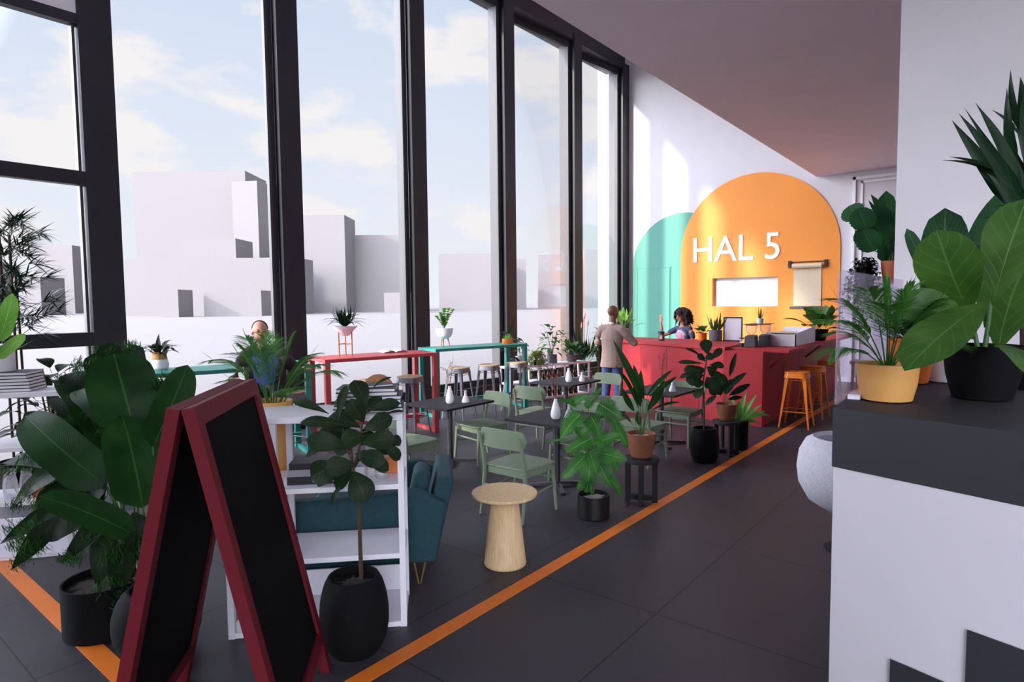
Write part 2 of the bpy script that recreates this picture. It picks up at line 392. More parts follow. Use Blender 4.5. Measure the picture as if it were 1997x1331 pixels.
# window wall: charcoal posts with panes set saw-tooth between them
PW = .35; posts = [2.97, 5.45, 8.03, 10.63, 13.29, YB]   # far edge of each post along the wall
GX = XW - .42
wi = 0
posts0 = [-7.4, -4.8, -2.2, .4]
for k, y in enumerate(posts0 + posts):
    struct('window_post_%d' % (k + 1), MB().box(XW - .12, y - PW, 0, XW, y, ZH + .3), M['frame'], bevel=.004)
    if y >= posts[0]:
        a = Vector((XW - .14, y - PW)); d = Vector((-.97, .19)).normalized(); q = a + d * .34
        n = Vector((-d.y, d.x)) * .012
        struct('window_fin_%d' % (k + 1), MB().prism([tuple(a - n), tuple(a + n), tuple(q + n), tuple(q - n)][::-1], 0, ZH + .1), M['fin'])
for k in range(5):
    y0 = posts[k] - PW + .10; y1 = posts[k + 1] - PW
    a = Vector((GX, y0)); c = Vector((XW - .13, y1 - .02)); d = (c - a).normalized(); n = Vector((-d.y, d.x))
    def strip(p, q, th): return [tuple(p - n * th / 2), tuple(q - n * th / 2), tuple(q + n * th / 2), tuple(p + n * th / 2)]
    struct('window_%d' % (k + 1), MB().prism(strip(a, c, .012), .28, ZH - .02), M['glass'])
    g = MB().prism(strip(a, c, .07), ZH - .02, ZH + .14).prism(strip(a, c, .07), .0, .28)
    g.prism(strip(c - d * .06, c, .07), .28, ZH - .02)
    struct('window_frame_%d' % (k + 1), g, M['frame'])
    g = MB().prism(strip(c - d * .1, c - d * .062, .075), .28, ZH - .02)
    struct('window_bead_%d' % (k + 1), g, M['fin'])
    g = MB().prism([(XW - .6, posts[k] - .2), (XW - .02, posts[k] - .2), (XW - .02, posts[k + 1] - .2), (XW - .6, posts[k + 1] - .2)], ZH + .141, ZH + .75)
    struct('window_head_%d' % (k + 1), g, M['frame'])
    struct('window_sill_%d' % (k + 1), MB().box(XW - .12, posts[k], 0, XW - .04, posts[k + 1] - PW, .16), M['frame'])
for k in range(4):       # flat glazed bays to the left, with two transoms and a solid panel above
    ys = (posts0 + posts)[k]; ye = (posts0 + posts)[k + 1] - PW
    struct('window_%d' % (k + 10), MB().box(XW - .08, ys, .1, XW - .068, ye, 5.12), M['glass'])
    g = MB()
    for z0, z1 in ((0, .12), (1.43, 1.59), (3.29, 3.45), (5.1, 5.22)): g.box(XW - .12, ys, z0, XW - .01, ye, z1)
    struct('window_frame_%d' % (k + 10), g, M['frame'])
    struct('window_jamb_%d' % (k + 10), MB().box(XW - .105, ye - .05, .12, XW - .045, ye - .02, 5.1), M['fin'])
    struct('wall_spandrel_%d' % (k + 1), MB().box(XW - .12, ys, 5.22, XW - .03, ye, 9.0), M['wall'])
struct('wall_left', MB().box(-9.4, -9.3, 0, XW, -7.75, 9.2).box(-9.4, 2.97, ZH + .75, XW, YB, 9.2), M['wall'])
struct('sill_ledge', MB().box(-8.95, -7.8, -.2, -8.39, YB, 0.0), M['floor'])

# painted arches on the back wall
def arch_outline(x0, x1, zs, n=28):
    r = (x1 - x0) / 2; cx = (x0 + x1) / 2
    return [(x0, 0.0)] + [(cx - r * math.cos(PI * i / n), zs + r * math.sin(PI * i / n)) for i in range(n + 1)] + [(x1, 0.0)]
ar = arch_outline(-8.29, -5.4, 2.73)
ar = [p for p in ar if p[0] < -6.12]; ar.append((-6.12, 0.0)); ar.insert(-1, (-6.12, 2.73 + math.sqrt(1.445 ** 2 - (-6.12 + 6.845) ** 2)))
tag(MB().vprism(ar, YB - .012, YB - .001).build('arch_panel', M['green']), 'sea green arch painted on the back wall behind the man', 'painted arch')
struct('door_1', MB().box(-8.12, YB - .03, 0, -7.17, YB - .0125, 2.75), M['green'], bevel=.006)
struct('trim_2', MB().box(-8.15, YB - .018, 0, -8.13, YB - .0125, 2.78).box(-7.16, YB - .018, 0, -7.14, YB - .0125, 2.78).box(-8.15, YB - .018, 2.76, -7.14, YB - .0125, 2.78), M['green'])
x0, x1 = -6.87, -3.08; zs = 3.05; o = arch_outline(x0, x1, zs)
# the arch is cut around the hatch: four pieces in one outline
left = [(x0, 0), (x0, zs)]; mbk = MB()
r = (x1 - x0) / 2; cx = (x0 + x1) / 2
def arcz(x): return zs + math.sqrt(max(0, r * r - (x - cx) ** 2))
def arcpts(a, b, n=18): return [(a + (b - a) * i / n, arcz(a + (b - a) * i / n)) for i in range(n + 1)]
def arcang(t0, t1, n=16): return [(cx - r * math.cos(t0 + (t1 - t0) * i / n), zs + r * math.sin(t0 + (t1 - t0) * i / n)) for i in range(n + 1)]
tl = math.acos((cx - HX0) / r); tr_ = math.acos((cx - HX1) / r)
for poly in ([(x0, 0)] + arcang(0, tl) + [(HX0, 0)], [(HX1, 0)] + arcang(tr_, PI) + [(x1, 0)], [(HX0, HZ1)] + arcang(tl, tr_) + [(HX1, HZ1)], [(HX0, 0), (HX0, HZ0), (HX1, HZ0), (HX1, 0)]):
    mbk.vprism(poly, YB - .024, YB - .0125)
mbk.box(HX0 - .001, YB - .012, HZ0, HX0 + .01, YB + .12, HZ1).box(HX1 - .01, YB - .012, HZ0, HX1 + .001, YB + .12, HZ1)
oa = tag(mbk.build('arch_panel', M['orange']), 'big orange arch painted on the back wall around the white serving hatch', 'painted arch')
MB().box(HX0 - .1, YB - .03, HZ0 - .02, HX0 - .085, YB - .0245, HZ1 + .04).build('hatch_edge', M['orange'], oa)

def text(body, size, m, loc, rot, parent=None, name='lettering', ext=.008, sx=1, align='LEFT'):
    c = bpy.data.curves.new(name, 'FONT'); c.body = body; c.size = size; c.extrude = ext; c.align_x = align
    c.materials.append(m); o = bpy.data.objects.new(name, c); COL.objects.link(o)
    o.location = loc; o.rotation_euler = rot; o.scale.x = sx
    c.offset = .0 if name == 'title' else .005
    bpy.context.view_layer.update()
    me = bpy.data.meshes.new_from_object(o.evaluated_get(bpy.context.evaluated_depsgraph_get()))
    me.materials.clear(); me.materials.append(m)
    q = bpy.data.objects.new(name, me); COL.objects.link(q); q.location = loc; q.rotation_euler = rot; q.scale.x = sx
    bpy.data.objects.remove(o); bpy.data.curves.remove(c)
    if parent is not None: q.parent = parent
    return q
M['letter'] = mat('white_letter', (250, 248, 246), .5, var=.01)
tx = text('HAL 5', .905, M['letter'], (-6.58, YB - .034, 2.86), (PI / 2, 0, 0), name='wall_lettering', sx=.93)
tag(tx, 'white HAL 5 lettering across the orange arch', 'lettering')

# outside: pale open ground and a hazy block city
struct('ground_outside', MB().prism([(-900, -700), (700, -700), (700, 900), (-900, 900)], -.6, -.25), M['concrete'])
random.seed(4)
def building(name_label, parts, group='pale city blocks beyond the glass'):
    b = thing('building', name_label, 'building', parts[0][0:2] + (-.25,), group=None)
    ox, oy = parts[0][0], parts[0][1]
    for i, (x, y, sx, sy, h, rz) in enumerate(parts):
        MB().cbox((x - ox, y - oy, h / 2), (sx, sy, h), rz).build('wing' if i else 'block', M['city'], b)
    return b

B_ = [
 ('far pale tower block behind the second tall pane, tallest of the skyline', [(-171.6, 80.8, 29, 14, 36.6, .68), (-155, 88, 7, 14, 33, .5)]),
 ('long far pale slab block standing below the tower block', [(-129.5, 63.2, 37, 10, 11.4, .68)]),
 ('far pale square block stepping up against the tower block', [(-139.9, 67.8, 13.8, 9, 16.4, .68)]),
 ('far pale block beside the left post, seen through the transomed window', [(-212.6, 60.8, 11, 12, 19, .68)]),
 ('far pale low block behind the spiky tree at the left edge', [(-183, 46, 7, 8, 9, .68), (-190, 38, 9, 8, 12, .68)]),
 ('far pale tall block right of the second post', [(-128.6, 89.6, 11.2, 10, 22.5, .68)]),
 ('far pale wide block between the second and third posts', [(-127.4, 103.5, 16, 12, 18.8, .68)]),
 ('far pale block right of the third post', [(-109.1, 118.2, 14, 12, 14, .68)]),
 ('far pale narrow block right of the fourth post', [(-104.8, 134.5, 2.6, 6, 13.5, .68), (-112, 138, 7, 8, 9, .68)]),
 ('far pale block left of the fifth post', [(-110.5, 155.7, 7, 10, 15.8, .68)]),
 ('far pale block behind the last pane by the corner', [(-97.8, 165.9, 12.5, 12, 17.2, .68)]),
 ('far pale low shed in front of the long slab block', [(-111.6, 58.3, 10.4, 5, 4.6, .68)]),
 ('far pale small shed at the left end of the long slab block', [(-115.2, 49, 3, 5, 4.8, .68)]),
 ('far pale low shed below the wide block', [(-100, 88, 7, 5, 4.2, .68)]),
]

for lab, parts in B_: building(lab, parts)
# ================================================================ furniture
M['sage'] = mat('sage_paint', (116, 129, 107), .6, var=.03, scale=3, spec=.3)
M['steel'] = mat('brushed_steel', (92, 90, 96), .35, metal=.9, var=.1, scale=12)
M['galv'] = mat('galvanised_steel', (118, 116, 124), .5, metal=.6, var=.25, scale=35)
M['rust'] = mat('rusty_steel', (150, 84, 62), .6, metal=.3, var=.3, scale=30)
M['seatwood'] = wood('pale_seat_wood', (206, 178, 134), (232, 208, 168), 5, .5, axis=0)
M['oak'] = wood('pale_oak', (206, 172, 128), (226, 196, 152), 7, .6, axis=2)
M['walnut'] = wood('warm_wood', (150, 98, 58), (186, 128, 78), 5, .5, axis=0)
M['ostool'] = mat('orange_metal', (244, 130, 22), .4, var=.03, scale=4)
M['gold'] = mat('brass_metal', (196, 160, 92), .3, metal=.9, var=.08)
M['velvet'] = mat('teal_fabric', (22, 60, 68), .85, var=.12, scale=25, bump=.25, bscale=140)
M['tabletop'] = mat('black_tabletop', (30, 27, 33), .6, var=.08, scale=6, spec=.25)
M['ceramic'] = mat('white_ceramic', (234, 233, 240), .3, var=.01)
M['chalk'] = mat('chalkboard', (9, 9, 13), .85, var=.15, scale=2, spec=.1)
M['ared'] = mat('dark_red_paint', (100, 22, 33), .65, var=.03, scale=3, spec=.2)
M['paper'] = mat('book_paper', (226, 223, 232), .8, var=.03, scale=40)
M['bookdark'] = mat('book_black', (28, 26, 34), .5, var=.1)
M['bookgrey'] = mat('book_grey', (150, 148, 158), .6, var=.1)
M['clear'] = glass('clear_glassware', refl=.12, body=.12, bodycol=(235, 235, 245))
M['kraft'] = mat('kraft_paper', (214, 196, 168), .85, var=.02)
M['darkgrey'] = mat('dark_plastic', (70, 70, 76), .5, var=.06)
M['orangebook'] = mat('orange_card', (206, 116, 52), .6, var=.05)
random.seed(11)

def cc(pts, n=6):
    """smooth curve through points"""
    out = []
    P = [Vector(p) for p in pts]
    for i in range(len(P) - 1):
        p0 = P[max(i - 1, 0)]; p1 = P[i]; p2 = P[i + 1]; p3 = P[min(i + 2, len(P) - 1)]
        for k in range(n):
            t = k / n
            out.append(.5 * ((2 * p1) + (p2 - p0) * t + (2 * p0 - 5 * p1 + 4 * p2 - p3) * t * t + (3 * p1 - p0 - 3 * p2 + p3) * t ** 3))
    out.append(P[-1]); return out
def rrect(w, d, r, n=5, cx=0, cy=0):
    o = []
    for sx, sy, a0 in ((1, 1, 0), (-1, 1, PI / 2), (-1, -1, PI), (1, -1, 1.5 * PI)):
        for i in range(n + 1):
            a = a0 + PI / 2 * i / n; o.append((cx + sx * (w / 2 - r) + r * math.cos(a), cy + sy * (d / 2 - r) + r * math.sin(a)))
    return o

# ---- chairs: sage wooden chairs, the chair faces +y, origin on the floor under the seat centre
def make_chair():
    t = thing('dining_chair', 'x', 'chair')
    w = .235
    seat = [(-.225, -.22), (.225, -.22), (.245, .10), (.235, .215), (.12, .245), (-.12, .245), (-.235, .215), (-.245, .10)]
    MB().prism(seat, .435, .455).build('seat', M['sage'], t, bevel=.008)
    a = MB(); a.beam((-.2, -.2, .405), (-.21, .2, .405), .02, .06).beam((.2, -.2, .405), (.21, .2, .405), .02, .06).beam((-.2, .2, .405), (.2, .2, .405), .02, .06).beam((-.2, -.2, .405), (.2, -.2, .405), .02, .06)
    a.build('seat_frame', M['sage'], t)
    for s in (-1, 1):
        MB().tube(cc([(s * w, -.275, 0), (s * .232, -.235, .22), (s * .228, -.222, .43), (s * .225, -.262, .64), (s * .222, -.29, .75)], 4), [.014, .015, .016, .017, .018, .019, .02, .02, .019, .019, .018, .018, .017, .017, .016, .015, .012], 10).build('leg', M['sage'], t, smooth=True)
        MB().tube([(s * .232, .235, 0), (s * .218, .205, .41)], [.013, .02], 10).build('leg', M['sage'], t, smooth=True)
        MB().tube([(s * .232, -.24, .2), (s * .224, .22, .24)], [.011, .011], 8).build('stretcher', M['sage'], t, smooth=True)
    MB().tube([(-.228, -.235, .27), (.228, -.235, .27)], .011, 8).build('stretcher', M['sage'], t, smooth=True)
    MB().tube([(-.224, .21, .30), (.224, .21, .30)], .011, 8).build('stretcher', M['sage'], t, smooth=True)
    # curved backrest board
    b = MB(); n = 20; w2 = .262; h0 = .625; h1 = .79
    for i in range(n + 1):
        u = -1 + 2 * i / n; x = u * w2; cur = -.245 - .045 * (1 - u * u)
        e = max(0, abs(u) - .78) / .22; q = math.sqrt(max(0, 1 - e * e)); hm = (h0 + h1) / 2; hh = (h1 - h0) / 2 * (.12 + .88 * q)
        z0, z1 = hm - hh, hm + hh; dz = .008 * (1 - u * u)
        b.v += [(x, cur, z0), (x, cur, z1 + dz), (x, cur + .016, z1 + dz), (x, cur + .016, z0)]
    for i in range(n):
        for k in range(4):
            k2 = (k + 1) % 4; b.face([4 * i + k, 4 * i + k2, 4 * i + 4 + k2, 4 * i + 4 + k])
    b.face([3, 2, 1, 0]); b.face([4 * n, 4 * n + 1, 4 * n + 2, 4 * n + 3])
    b.build('backrest', M['sage'], t, bevel=.004)
    return t
ch = make_chair()
GC = 'sage green chairs at the black tables'
chairs = [(-4.95, 4.38, 0, 'sage green chair tucked under the near left black table beside the white shelf'),
          (-4.93, 5.53, PI - .2, 'sage green chair seen from the front behind the near left black table'),
          (-3.43, 4.36, 0, 'sage green chair in the foreground with its back to the round oak side table'),
          (-4.88, 6.66, 0, 'sage green chair seen from behind at the far table beside the window stools'),
          (-4.80, 8.0, PI - .12, 'pale sunlit sage green chair in front of the standing man'),
          (-3.48, 5.44, PI - .05, 'sage green chair mostly hidden behind the monstera plant'),
          (-3.39, 6.61, 0, 'sage green chair behind the terracotta potted bird-of-paradise plant'),
          (-3.40, 7.74, PI, 'sage green chair standing close in front of the red counter')]
for i, (x, y, a, lab) in enumerate(chairs):
    if i == 0:
        ch.location = (x, y, 0); ch.rotation_euler.z = a; tag(ch, lab, group=GC)
    else: copy_tree(ch, (x, y, 0), a, lab)

# ---- black square tables on crossed steel feet
def make_table():
    t = thing('cafe_table', 'x', 'table')
    MB().box(-.36, -.4, .695, .36, .4, .72).build('tabletop', M['tabletop'], t, bevel=.003)
    MB().box(-.12, -.12, .683, .12, .12, .6945).build('mounting_plate', M['blackm'], t)
    MB().tube([(0, 0, .03), (0, 0, .684)], .036, 20).build('column', M['steel'], t, smooth=True)
    for a in (.78, 2.35, 3.92, 5.5):
        d = Vector((math.cos(a), math.sin(a), 0)); b = MB()
        b.beam(d * .03 + Vector((0, 0, .035)), d * .33 + Vector((0, 0, .018)), .05, .03); b.tube([d * .31 + Vector((0, 0, 0)), d * .31 + Vector((0, 0, .012))], .015, 10)
        b.build('foot', M['steel'], t, bevel=.004)
    return t
tb = make_table(); GT = 'black square cafe tables'
tabs = [(-5.17, 5.23, 'black square table nearest the window stools, standing left of the chairs'), (-3.61, 5.2, 'black square table behind the monstera, its corner over the front chair'),
        (-5.12, 7.62, 'black square table in front of the white plant shelf'), (-3.57, 7.55, 'black square table nearest the red counter')]
for i, (x, y, lab) in enumerate(tabs):
    if i == 0: tb.location = (x, y, 0); tag(tb, lab, group=GT)
    else: copy_tree(tb, (x, y, 0), None, lab)

# ---- vases, two on each table
vt = MB().lathe([(.034, 0), (.047, .02), (.05, .05), (.036, .12), (.022, .165), (.017, .185), (.019, .2), (.013, .2), (.011, .16)], 24)
vs_ = MB().lathe([(.045, 0), (.046, .012), (.03, .06), (.015, .085), (.014, .125), (.018, .135), (.011, .135), (.01, .08)], 24)
VT = [('near left black table', -5.10, 5.17, -5.00, 5.33), ('black table behind the monstera', -3.55, 5.10, -3.47, 5.22), ('black table before the plant shelf', -5.02, 7.55, -4.90, 7.72), ('black table before the counter', -3.47, 7.35, -3.39, 7.50)]
a0 = b0 = None
for nm, x, y, x2, y2 in VT:
    if a0 is None:
        a0 = tag(vt.build('tall_vase', M['ceramic'], smooth=True, loc=(x, y, .72)), 'tall white bottle vase on the ' + nm, 'vase', 'white vases on the tables')
        b0 = tag(vs_.build('low_vase', M['ceramic'], smooth=True, loc=(x2, y2, .72)), 'small white flared vase on the ' + nm, 'vase', 'white vases on the tables')
    else:
        copy_tree(a0, (x, y, .72), None, 'tall white bottle vase on the ' + nm); copy_tree(b0, (x2, y2, .72), None, 'small white flared vase on the ' + nm)
M['twig'] = mat('dry_twig', (120, 62, 52), .8)
def twig(x, y, lab, seed):
    rs = random.Random(seed); b = MB()
    for i in range(6):
        a = rs.uniform(0, 6.28); h = rs.uniform(.28, .46); d = Vector((math.cos(a), math.sin(a), 0))
        pts = [(0, 0, .05), tuple(d * .004 + Vector((0, 0, .19))), tuple(d * .03 + Vector((0, 0, .19 + h * .5))), tuple(d * .075 * rs.uniform(.5, 1.4) + Vector((0, 0, h + .08)))]
        q = cc(pts, 3); b.tube(q, .0018, 4)
        for p in q[5:]:
            for k in range(2):
                c = p + Vector((rs.uniform(-.018, .018), rs.uniform(-.018, .018), rs.uniform(-.01, .02))); b.lathe([(0.0, -.006), (.005, 0), (0, .006)], 5, tuple(c))
    tag(b.build('dried_twigs', M['twig'], loc=(x, y, .728)), lab, 'dried twigs')
for i, v in enumerate(VT): twig(v[1], v[2], 'sprig of dried red twigs in the vase on the ' + v[0], 20 + i)

# ---- bar stools: pressed metal, splayed legs
def make_stool(body, seatm, name, h=.8):
    t = thing(name, 'x', 'stool')
    s = MB().prism(rrect(.315, .315, .07), h - .015, h + .003); s.build('seat', seatm, t, bevel=.006)
    b = MB(); o0 = rrect(.30, .30, .07); o1 = rrect(.335, .335, .07); k = len(o0)
    b.v += [(x, y, h - .016) for x, y in o0] + [(x, y, h - .085) for x, y in o1] + [(x * .985, y * .985, h - .085) for x, y in o1] + [(x * .98, y * .98, h - .018) for x, y in o0]
    for r in range(3):
        for i in range(k): j = (i + 1) % k; b.face([r * k + i, (r + 1) * k + i, (r + 1) * k + j, r * k + j])
    b.build('apron', body, t, smooth=True)
    MB().cbox((0, 0, h + .0035), (.05, .02, .002)).build('hand_hole', M['black'], t)
    f = .2
    for sx in (-1, 1):
        for sy in (-1, 1):
            l = MB(); top = .128; tp = []
            for z, c, wd in ((h - .05, top, .05), (h * .5, (top + f) / 2 - .003, .034), (.012, f, .02), (0, f + .002, .02)):
                tp.append((z, c, wd))
            for z, c, wd in tp:
                l.v += [(sx * c, sy * (c + .01), z), (sx * (c + .01), sy * (c + .01), z), (sx * (c + .01), sy * c, z), (sx * (c - wd), sy * (c + .01), z), (sx * (c + .01), sy * (c - wd), z)]
            m_ = l; m_.v = []
            for z, c, wd in tp:
                o = c + .01; th = .006
                m_.v += [(sx * (o - wd), sy * o, z), (sx * o, sy * o, z), (sx * o, sy * (o - wd), z), (sx * (o - th), sy * (o - wd), z), (sx * (o - th), sy * (o - th), z), (sx * (o - wd), sy * (o - th), z)]
            for r in range(3):
                for i in range(6): j = (i + 1) % 6; m_.face([r * 6 + i, r * 6 + j, r * 6 + 6 + j, r * 6 + 6 + i])
            m_.face([0, 1, 2, 3, 4, 5]); m_.face([18, 19, 20, 21, 22, 23])
            m_.build('leg', body, t)
    z = .24; c = .185
    for p, q in (((-c, -c), (c, -c)), ((c, -c), (c, c)), ((c, c), (-c, c)), ((-c, c), (-c, -c))):
        MB().tube([(p[0], p[1], z), (q[0], q[1], z)], .006, 8).build('footrest', body, t)
    z = h - .12; c = .143
    for p, q in (((-c, -c), (c, -c)), ((c, -c), (c, c)), ((c, c), (-c, c)), ((-c, c), (-c, -c))):
        MB().tube([(p[0], p[1], z), (q[0], q[1], z)], .004, 6).build('brace', body, t)
    return t
os_ = make_stool(M['ostool'], M['ostool'], 'bar_stool', .82)
for i, (x, y, a, lab) in enumerate([(-2.46, 9.78, .05, 'bright orange metal bar stool, nearest of three beside the red counter'), (-2.46, 10.72, -.03, 'bright orange metal bar stool, middle of three beside the red counter'), (-2.45, 11.75, .02, 'orange metal bar stool seen through the clear rounded screen')]):
    if i == 0: os_.location = (x, y, 0); os_.rotation_euler.z = a; tag(os_, lab, group='orange bar stools')
    else: copy_tree(os_, (x, y, 0), a, lab)
gs = make_stool(M['galv'], M['seatwood'], 'bar_stool', .835)
for i, (x, y, a, lab) in enumerate([(-6.85, 4.17, .3, 'grey metal bar stool with wooden seat carrying the dark bag at the left teal table'), (-6.93, 5.41, .2, 'grey metal bar stool with wooden seat left at the red table, behind the books'),
        (-6.80, 6.08, .28, 'grey metal bar stool with wooden seat at the right end of the red table'), (-7.04, 7.35, .2, 'grey metal bar stool with wooden seat, left of three at the far teal table'),
        (-6.90, 7.95, .3, 'grey metal bar stool with wooden seat, middle of three at the far teal table'), (-6.79, 8.55, .25, 'grey metal bar stool with wooden seat, right of three at the far teal table')]):
    if i == 0: gs.location = (x, y, 0); gs.rotation_euler.z = a; tag(gs, lab, group='grey bar stools at the window')
    else: copy_tree(gs, (x, y, 0), a, lab)

# ---- high window tables, U-frames of square section
def high_table(lab, m, loc, rz, L, W=.55, H=1.15, s=.055):
    t = thing('high_table', lab, 'table', loc, rz, 'high tables along the window')
    MB().box(-W / 2, -L / 2, H - .045, W / 2, L / 2, H).build('tabletop', m, t, bevel=.002)
    for e in (-1, 1):
        y = e * (L / 2 - s / 2 - .001)
        for x in (-1, 1):
            MB().box(x * (W / 2 - s / 2) - s / 2, y - s / 2, 0, x * (W / 2 - s / 2) + s / 2, y + s / 2, H - .045).build('leg', m, t, bevel=.002)
        MB().box(-W / 2 + s, y - .02, .0, W / 2 - s, y + .02, .05).build('foot_rail', m, t)
    MB().box(-.02, -L / 2 + s, .2, .02, L / 2 - s, .25).build('stretcher', m, t)
    return t
high_table('long teal metal high table at the left where the seated man leans', M['teal'], (-7.387, 3.64, 0), -.326, 1.9, .68, 1.15, .07)
high_table('red metal high table by the window with the tall planter on it', M['redm'], (-7.02, 5.625, 0), -.2535, 1.67, .66, 1.17, .07)
high_table('teal metal high table with the orange pot on it, farthest along the window', M['teal'], (-7.3, 8.02, 0), -.267, 1.86, .62, 1.14, .07)

# ---- oak side table, turned cone foot
t = thing('side_table', 'small round oak side table with ribbed cone foot in the foreground', 'side table', (-2.82, 3.40, 0))
MB().lathe([(0, .505), (.225, .505), (.235, .51), (.238, .52), (.234, .53), (0, .53)], 48).build('tabletop', M['oak'], t, smooth=True)
MB().lathe([(.148, 0), (.153, .01), (.15, .03), (.098, .504)], 96, flute=.012, nf=32).build('foot', M['oak'], t, smooth='all')

# ---- black round stools used as plant stands
def plant_stand():
    t = thing('plant_stand', 'x', 'plant stand')
    MB().lathe([(0, .385), (.15, .385), (.165, .39), (.168, .41), (.16, .425), (0, .43)], 32).build('top', M['blackm'], t, smooth=True)
    for a in (.4, 1.97, 3.54, 5.11):
        MB().cbox((.125 * math.cos(a), .125 * math.sin(a), .1925), (.05, .03, .385), a).build('leg', M['blackm'], t, bevel=.003)
    for a in (.4, 1.97): MB().cbox((0, 0, .045), (.2, .025, .05 if a < 1 else .049), a).build('cross_bar', M['blackm'], t)
    return t
ps = plant_stand(); ps.location = (-2.68, 5.25, 0); tag(ps, 'black round stool holding the terracotta potted bird-of-paradise plant', group='black round stools used as plant stands')
copy_tree(ps, (-2.68, 7.48, 0), .3, 'black round stool near the red counter holding the dark leafy terracotta plant')

# ---- counter
t = thing('counter', 'red panelled service counter with its front angled towards the window', 'counter', (-2.86, 9.45, 0))
ox, oy = -2.86, 9.45
fp = [(-2.86, 9.45), (-3.45, 9.455), (-3.72, 9.56), (-4.94, 10.02), (-6.05, 10.40)]
inner = [(-6.15, 11.2), (-5.1, 11.05), (-3.95, 10.75), (-3.5, 10.3), (-3.4, 9.62), (-2.86, 9.62)]
L_ = [(x - ox, y - oy) for x, y in fp + inner][::-1]
MB().prism(L_, 0, 1.115).build('front', M['red'], t)
tp = [(-3.42, 9.44), (-3.72, 9.53), (-4.94, 9.99), (-6.08, 10.36), (-6.2, 11.25), (-5.1, 11.1), (-3.72, 11.02), (-3.44, 10.2)]
MB().prism([(x - ox, y - oy) for x, y in tp][::-1], 1.1155, 1.165).build('countertop', M['red'], t, bevel=.003)
for i, f in enumerate((.18, .45, .75)):
    x = -6.05 + (-3.45 + 6.05) * f; y = 10.40 + (9.455 - 10.40) * f
    pr = MB()
    d = Vector((.94, -.342, 0)); p = Vector((x - ox, y - oy, 0)) + Vector((-.342, -.94, 0)) * .006
    # thin panel joints follow the front
j = MB()
for (xa, ya), (xb, yb), ks in (((-6.05, 10.40), (-4.94, 10.02), (.35, .8)), ((-4.94, 10.02), (-3.72, 9.56), (.3, .85))):
    for k in ks:
        x = xa + (xb - xa) * k - ox; y = ya + (yb - ya) * k - oy; nx, ny = -.35, -.936
        j.cbox((x + nx * .001, y + ny * .001, .55), (.007, .004, 1.09), math.atan2(yb - ya, xb - xa))
j.build('panel_joint', M['bookdark'], t)
sd = thing('side_counter', 'long dark red side counter with overhanging top beside the orange stools', 'counter', (-2.86, 9.63, 0))
MB().box(-.56, 0, 0, 0, 4.9, 1.095).build('side_panel', M['red'], sd)
MB().box(-.62, .0, 1.096, .32, 4.9, 1.14).build('countertop', M['red'], sd, bevel=.003)
for y in (.12, 2.2): 
    MB().beam((.015, y, .86), (.27, y, 1.09), .03, .03).build('bracket', M['red'] if y < 1 else M['steel'], sd)
j = MB()
for y in (.9, 1.8, 2.7, 3.6): j.box(-.001, y, .01, .002, y + .006, 1.09)
j.build('panel_joint', M['bookdark'], sd)

# ---- A-board
T = Vector((-2.95, 1.615, 1.53)); A = Vector((-2.30, 1.02, 1.53)); e = (T - A); Wd = e.length; e.normalize(); n = Vector((e.y * -1, e.x, 0)); n = Vector((-e.y, e.x, 0)); n = -n if n.x < 0 else n
ab = thing('sandwich_board', 'dark red framed blank chalkboard standing folded open in the foreground', 'sign board', ((T + A) / 2).to_tuple()[:2] + (0,))
ctr = Vector(((T.x + A.x) / 2, (T.y + A.y) / 2, 0))
def aboard(sg, s=.325, H=1.53, fwd=.062, th=.046, zbot=.13):
    g = thing('board_panel', None, None); g.parent = ab
    base = [A - ctr, T - ctr]; ax = (n * sg * s + Vector((0, 0, -H))).normalized(); nn = (n * sg * H + Vector((0, 0, s))).normalized()
    off = nn * (0)
    def P(u, l, q): return (A - ctr) + e * u + ax * l + nn * q          # along, down the slope, across
    Ls = math.hypot(s, H)
    def slab(u0, u1, l0, l1, q0, q1):
        b = MB(); b.v = [tuple(P(u, l, q)) for u, l, q in ((u0, l0, q0), (u1, l0, q0), (u1, l1, q0), (u0, l1, q0), (u0, l0, q1), (u1, l0, q1), (u1, l1, q1), (u0, l1, q1))]
        for f in ((0, 1, 2, 3), (7, 6, 5, 4), (4, 5, 1, 0), (5, 6, 2, 1), (6, 7, 3, 2), (7, 4, 0, 3)): b.face(list(f))
        return b
    slab(0, fwd, 0, Ls, -th, 0).build('stile', M['ared'], g)
    slab(Wd - fwd, Wd, 0, Ls, -th, 0).build('stile', M['ared'], g)
    slab(fwd, Wd - fwd, 0, .075, -th, 0).build('rail', M['ared'], g)
    slab(fwd, Wd - fwd, Ls - .22, Ls - .155, -th, 0).build('rail', M['ared'], g)
    slab(fwd, Wd - fwd, .075, Ls - .22, -th + .012, -.014).build('chalkboard', M['chalk'], g)
    return g
g1 = aboard(1); g2 = aboard(-1)
g2.location = -n * .094
g1.name = 'front_board'; g2.name = 'rear_board'

# ================================================================ shelves, sofa, books, counter things, right foreground
def shelf_unit(lab, loc, rz, L, D, H=1.26, levels=(.03, .44, .85), ps=.035, posts=None, strip=True, cat='shelf'):
    """front left foot is the origin, x along the front, y into the depth"""
    t = thing('shelf_unit', lab, cat, loc, rz)
    MB().box(0, 0, H - .035, L, D, H).build('top', M['white'], t, bevel=.002)
    for z in levels: MB().box(.003, .003, max(0, z - .03), L - .003, D - .003, z).build('shelf', M['white'], t, bevel=.002)
    for x in (posts or (0, L - ps)):
        for y in (0, D - ps): MB().box(x, y - .001, 0, x + ps, y + ps + .001, H - .0355).build('post', M['white'], t)
    if strip: MB().box(.01, D - .02, .035, L - .01, D - .006, .2).build('back_strip', M['white'], t)
    return t
SL = 1.0; srz = math.atan2(.72, .69)
sx0, sy0 = -2.72 - .6918 * SL, 2.37 - .7219 * SL
